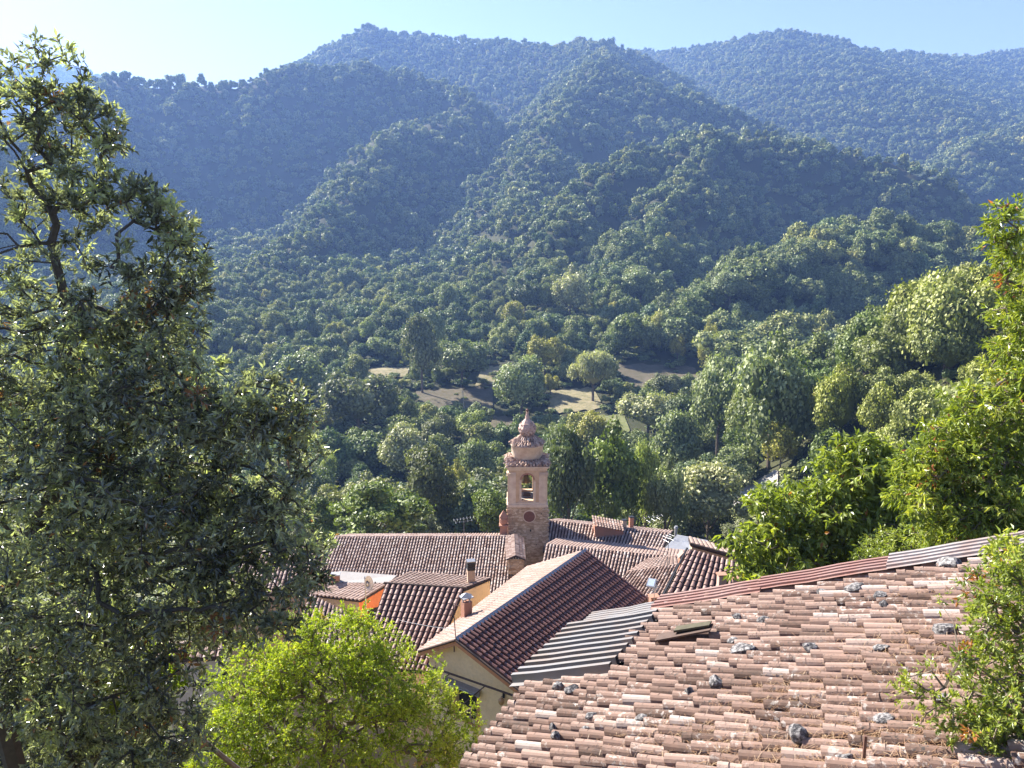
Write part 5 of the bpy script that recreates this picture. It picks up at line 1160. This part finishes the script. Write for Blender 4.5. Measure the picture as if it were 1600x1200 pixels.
def tr(px, py, y): return atY(px, py, y)
ob = V3(-5.6, 7.6, float(height(-5.6, 7.6)) - .1)
near_tree('holm_oak', 'tall dark evergreen oak filling the left side, its leaves glossy and some brown', 'tree', ob,
  [V3(-5.5, 7.5, -7), tr(-30, 1000, 7.6), tr(40, 850, 7.6), tr(90, 760, 7.7), tr(120, 640, 7.8), tr(110, 500, 7.8), tr(80, 380, 7.8)],
  [(120, 140, 16, 34, 7.6, .2, 6), (18, 160, 26, 45, 7.9, .3, 7), (165, 225, 16, 40, 7.6, .3, 8), (75, 120, 20, 50, 7.7, .25, 8), (35, 210, 60, 80, 7.8, .5, 22), (110, 210, 55, 60, 7.8, .4, 20), (60, 320, 80, 70, 7.8, .5, 30), (150, 300, 40, 50, 7.6, .4, 17),
   (213, 320, 10, 34, 7.2, .2, 6), (250, 330, 16, 36, 7.2, .2, 7), (285, 375, 18, 34, 7.2, .25, 8), (305, 440, 18, 40, 7.2, .3, 8), (245, 440, 60, 60, 7.2, .45, 28), (60, 450, 80, 80, 7.6, .6, 28), (170, 510, 70, 50, 7.4, .5, 25),
   (230, 570, 100, 90, 7.2, .8, 74), (80, 620, 130, 110, 7.4, 1.1, 117), (200, 700, 140, 110, 7.2, 1.1, 117), (340, 650, 80, 70, 7.2, .6, 43), (410, 650, 55, 55, 7.0, .5, 30), (470, 700, 30, 45, 7.0, .3, 11), (450, 640, 35, 20, 7.0, .3, 6),
   (90, 800, 150, 110, 7.3, 1.1, 124), (300, 800, 130, 100, 7.2, .9, 93), (420, 800, 70, 60, 7.1, .5, 31), (470, 880, 35, 50, 7.1, .4, 18), (380, 900, 80, 60, 7.1, .6, 37), (180, 930, 170, 90, 7.2, 1.0, 105), (60, 1010, 110, 80, 7.3, .8, 55), (220, 1040, 110, 70, 7.0, .7, 43), (400, 960, 60, 40, 7.0, .4, 25),
   (140, 1130, 110, 60, 6.8, .7, 37), (240, 1160, 70, 40, 6.8, .4, 23), (90, 1010, 130, 120, 8.4, .5, 120), (200, 1130, 120, 90, 8.2, .5, 90), (90, 1150, 80, 60, 8.2, .4, 50), (300, 950, 90, 60, 8.0, .4, 40), (20, 1060, 50, 30, 7.0, .4, 8), (-60, 700, 90, 300, 7.4, 1.2, 74)],
  101, OAKL, OBARK, 64, 8, .17, .082, .030, tipr=.0055, shell=.40, upb=.55, tint=(.50, .20), brown=.014, power=.40)
near_tree('shrub', 'bright leafy shrub caught in the dark lower part of the oak on the left', 'shrub', V3(-3.3, 9.5, float(height(-3.3, 9.5))), [V3(-3.25, 9.5, -8), tr(235, 1090, 8.6)],
  [(235, 1050, 40, 35, 8.4, .4, 30), (215, 1085, 45, 30, 8.4, .4, 26)], 111, LIME, LBARK, 60, 6, .16, .07, .045, tint=(.3, .15), upb=.5)
lb = V3(-3.2, 12.9, float(height(-3.2, 12.9)) - .1)
near_tree('lime_green_tree', 'lime green fine leaved tree at the bottom before the cream house', 'tree', lb, [V3(-3.2, 12.9, -10.8), tr(510, 1180, 12.8), tr(515, 1100, 12.8)],
  [(520, 1020, 95, 45, 12.8, .9, 110), (430, 1040, 70, 50, 12.6, .8, 80), (610, 1060, 80, 50, 12.6, .9, 100), (500, 1110, 150, 80, 12.6, 1.4, 230), (380, 1120, 75, 65, 12.3, .9, 90), (650, 1140, 85, 60, 12.3, 1.0, 110), (330, 1180, 60, 40, 12.2, .7, 50), (480, 1190, 150, 40, 12.2, 1.2, 120), (720, 1175, 42, 30, 12.2, .6, 30), (560, 975, 40, 18, 12.8, .3, 14), (480, 985, 40, 16, 12.8, .3, 14), (300, 1200, 40, 40, 12.0, .6, 24)],
  121, LIME, LBARK, 84, 7, .26, .058, .030, tipr=.006, shell=.36, upb=.45, tint=(.5, .17), brown=.012, spread=1.1)
wb = V3(7.6, 18.2, float(height(7.6, 18.2)) - .1)
near_tree('walnut_tree', 'broad tree with large drooping bright green leaves behind the metal edged roof', 'tree', wb, [V3(7.6, 18.2, -12), tr(1290, 900, 18), tr(1300, 830, 18)],
  [(1250, 800, 75, 45, 17.6, 1.0, 90), (1340, 770, 70, 60, 17.8, 1.1, 110), (1215, 870, 60, 40, 17.0, .9, 60), (1320, 860, 100, 50, 17.2, 1.2, 120), (1345, 700, 26, 18, 17.8, .4, 14), (1375, 715, 22, 22, 17.8, .4, 12), (1330, 735, 22, 16, 17.8, .3, 8), (1160, 842, 22, 12, 16.4, .3, 8), (1190, 780, 18, 14, 17.6, .3, 6), (1430, 850, 60, 50, 17.0, .9, 60), (1180, 900, 36, 20, 16.6, .5, 16), (1400, 760, 40, 40, 17.8, .8, 40)],
  131, WALN, LBARK, 30, 5, .30, .20, .085, tipr=.008, shell=.42, droop=.75, upb=.15, tint=(.52, .18), brown=.01, curl=.3)
yb = V3(9.4, 13.2, float(height(9.4, 13.2)) - .1)
near_tree('chestnut_tree', 'tall yellowish green tree with a few reddish leaf tufts leaning in at the right edge', 'tree', yb, [V3(9.3, 13.1, -8), tr(1590, 850, 12.8), tr(1600, 700, 12.8), tr(1620, 560, 12.6), tr(1610, 430, 12.4)],
  [(1570, 355, 28, 26, 12.0, .4, 16), (1590, 410, 26, 24, 12.0, .4, 12), (1600, 480, 30, 60, 12.2, .6, 26), (1600, 560, 45, 60, 12.4, .8, 60), (1560, 640, 60, 40, 12.4, .9, 60), (1490, 700, 60, 30, 12.6, .8, 56), (1440, 740, 40, 34, 12.8, .7, 36), (1560, 730, 80, 60, 12.4, 1.1, 120), (1480, 780, 70, 40, 12.6, .9, 80), (1600, 820, 80, 60, 12.2, 1.0, 90), (1510, 840, 70, 30, 12.4, .8, 60), (1660, 600, 50, 200, 12.4, .9, 80)],
  141, YELL, LBARK, 44, 6, .26, .125, .042, tipr=.007, shell=.42, droop=.25, upb=.3, tint=(.52, .18), brown=.02, curl=.25)
near_tree('shrub', 'pale feathery shrub filling the gap between the walnut and the right hand tree', 'shrub', V3(10.6, 17, float(height(10.6, 17))), [V3(10.4, 16.8, -8), tr(1450, 880, 15.5)],
  [(1440, 870, 70, 36, 15.2, .8, 80), (1500, 850, 60, 30, 15.2, .7, 60), (1390, 880, 50, 24, 15.4, .6, 40), (1550, 800, 60, 50, 15, .7, 50)], 151, WALN, LBARK, 70, 7, .26, .07, .03, tint=(.6, .15), upb=.4)
near_tree('roadside_bush', 'bush with grey green leaves overhanging the right side of the old tile roof', 'bush', V3(7.4, 5.9, -5.6), [V3(7.0, 5.9, -4.5), tr(1640, 1090, 6.0), tr(1610, 1000, 6.1)],
  [(1575, 930, 45, 45, 6.4, .4, 37), (1590, 1010, 50, 50, 6.2, .45, 49), (1545, 960, 30, 30, 6.3, .3, 16), (1570, 1090, 50, 50, 6.0, .45, 49), (1530, 1130, 36, 36, 5.9, .3, 27), (1580, 1165, 50, 36, 5.8, .4, 37), (1600, 880, 40, 30, 6.6, .3, 14), (1520, 1040, 26, 26, 6.1, .2, 8), (1650, 1050, 50, 120, 6.0, .5, 37)],
  161, WALN, LBARK, 46, 6, .13, .058, .024, tipr=.004, shell=.42, upb=.4, tint=(.50, .2), brown=.03)
near_tree('sprig', 'thin yellow green sprig growing across the tiles left of the overhanging bush', 'plant', tr(1530, 1030, 6.05), [tr(1500, 1030, 6.15), tr(1475, 1075, 6.15)],
  [(1440, 1070, 24, 26, 6.15, .1, 12), (1415, 1085, 18, 12, 6.1, .08, 6), (1450, 1115, 16, 20, 6.1, .1, 6), (1470, 940, 10, 10, 6.5, .05, 2)], 171, YELL, LBARK, 26, 4, .10, .045, .018, tipr=.0035, tint=(.62, .15), upb=.3)
near_tree('chestnut_branch', 'spray of large fresh leaves reaching down over the pale sheet at the right edge', 'branch', tr(1650, 800, 8.0), [tr(1620, 830, 8.0)],
  [(1585, 860, 24, 30, 7.9, .2, 14), (1560, 880, 16, 12, 7.9, .1, 5), (1600, 910, 20, 20, 7.8, .15, 8)], 181, YELL, LBARK, 20, 4, .16, .10, .04, tipr=.005, tint=(.62, .15), droop=.5)
# pale paving and low wall glimpsed bottom left
PAVE = soil_mat('pale_paving', (.62, .60, .57), (.50, .48, .46))
drape('pavement', [(-15, 12), (-9.5, 12), (-11, 19), (-18, 20)], PAVE, .12, label='pale paved yard glimpsed under the oak at the bottom left', cat='pavement')
mb = MB(); mb.box(V3(-11.2, 17.2, height(-11.2, 17.2) + .5), (6, .35, 1.3), .12); mb.box(V3(-11.2, 17.2, height(-11.2, 17.2) + 1.2), (6.2, .5, .1), .12)
top('low_wall', mb, CEM, V3(-11.2, 17.2, float(height(-11.2, 17.2))), 'low pale cement wall at the bottom left corner behind the oak', 'wall')

# ------------------------------------------------------------------ haze: the blue air of the valley
mh = bpy.data.materials.new('haze'); mh.use_nodes = True; nh = mh.node_tree; nh.nodes.clear()
oh = N(nh, 'ShaderNodeOutputMaterial'); pv = N(nh, 'ShaderNodeVolumePrincipled')
pv.inputs['Color'].default_value = (.27, .46, .97, 1); pv.inputs['Density'].default_value = 2.3e-4; pv.inputs['Anisotropy'].default_value = .2
nh.links.new(pv.outputs[0], oh.inputs['Volume'])
hb = MB(); hb.box((0, 0, 250), (7600, 7600, 720)); ho = link('haze', hb.mesh('haze'), mh); tag(ho, 'pale blue air filling the valley', 'haze', kind='stuff')
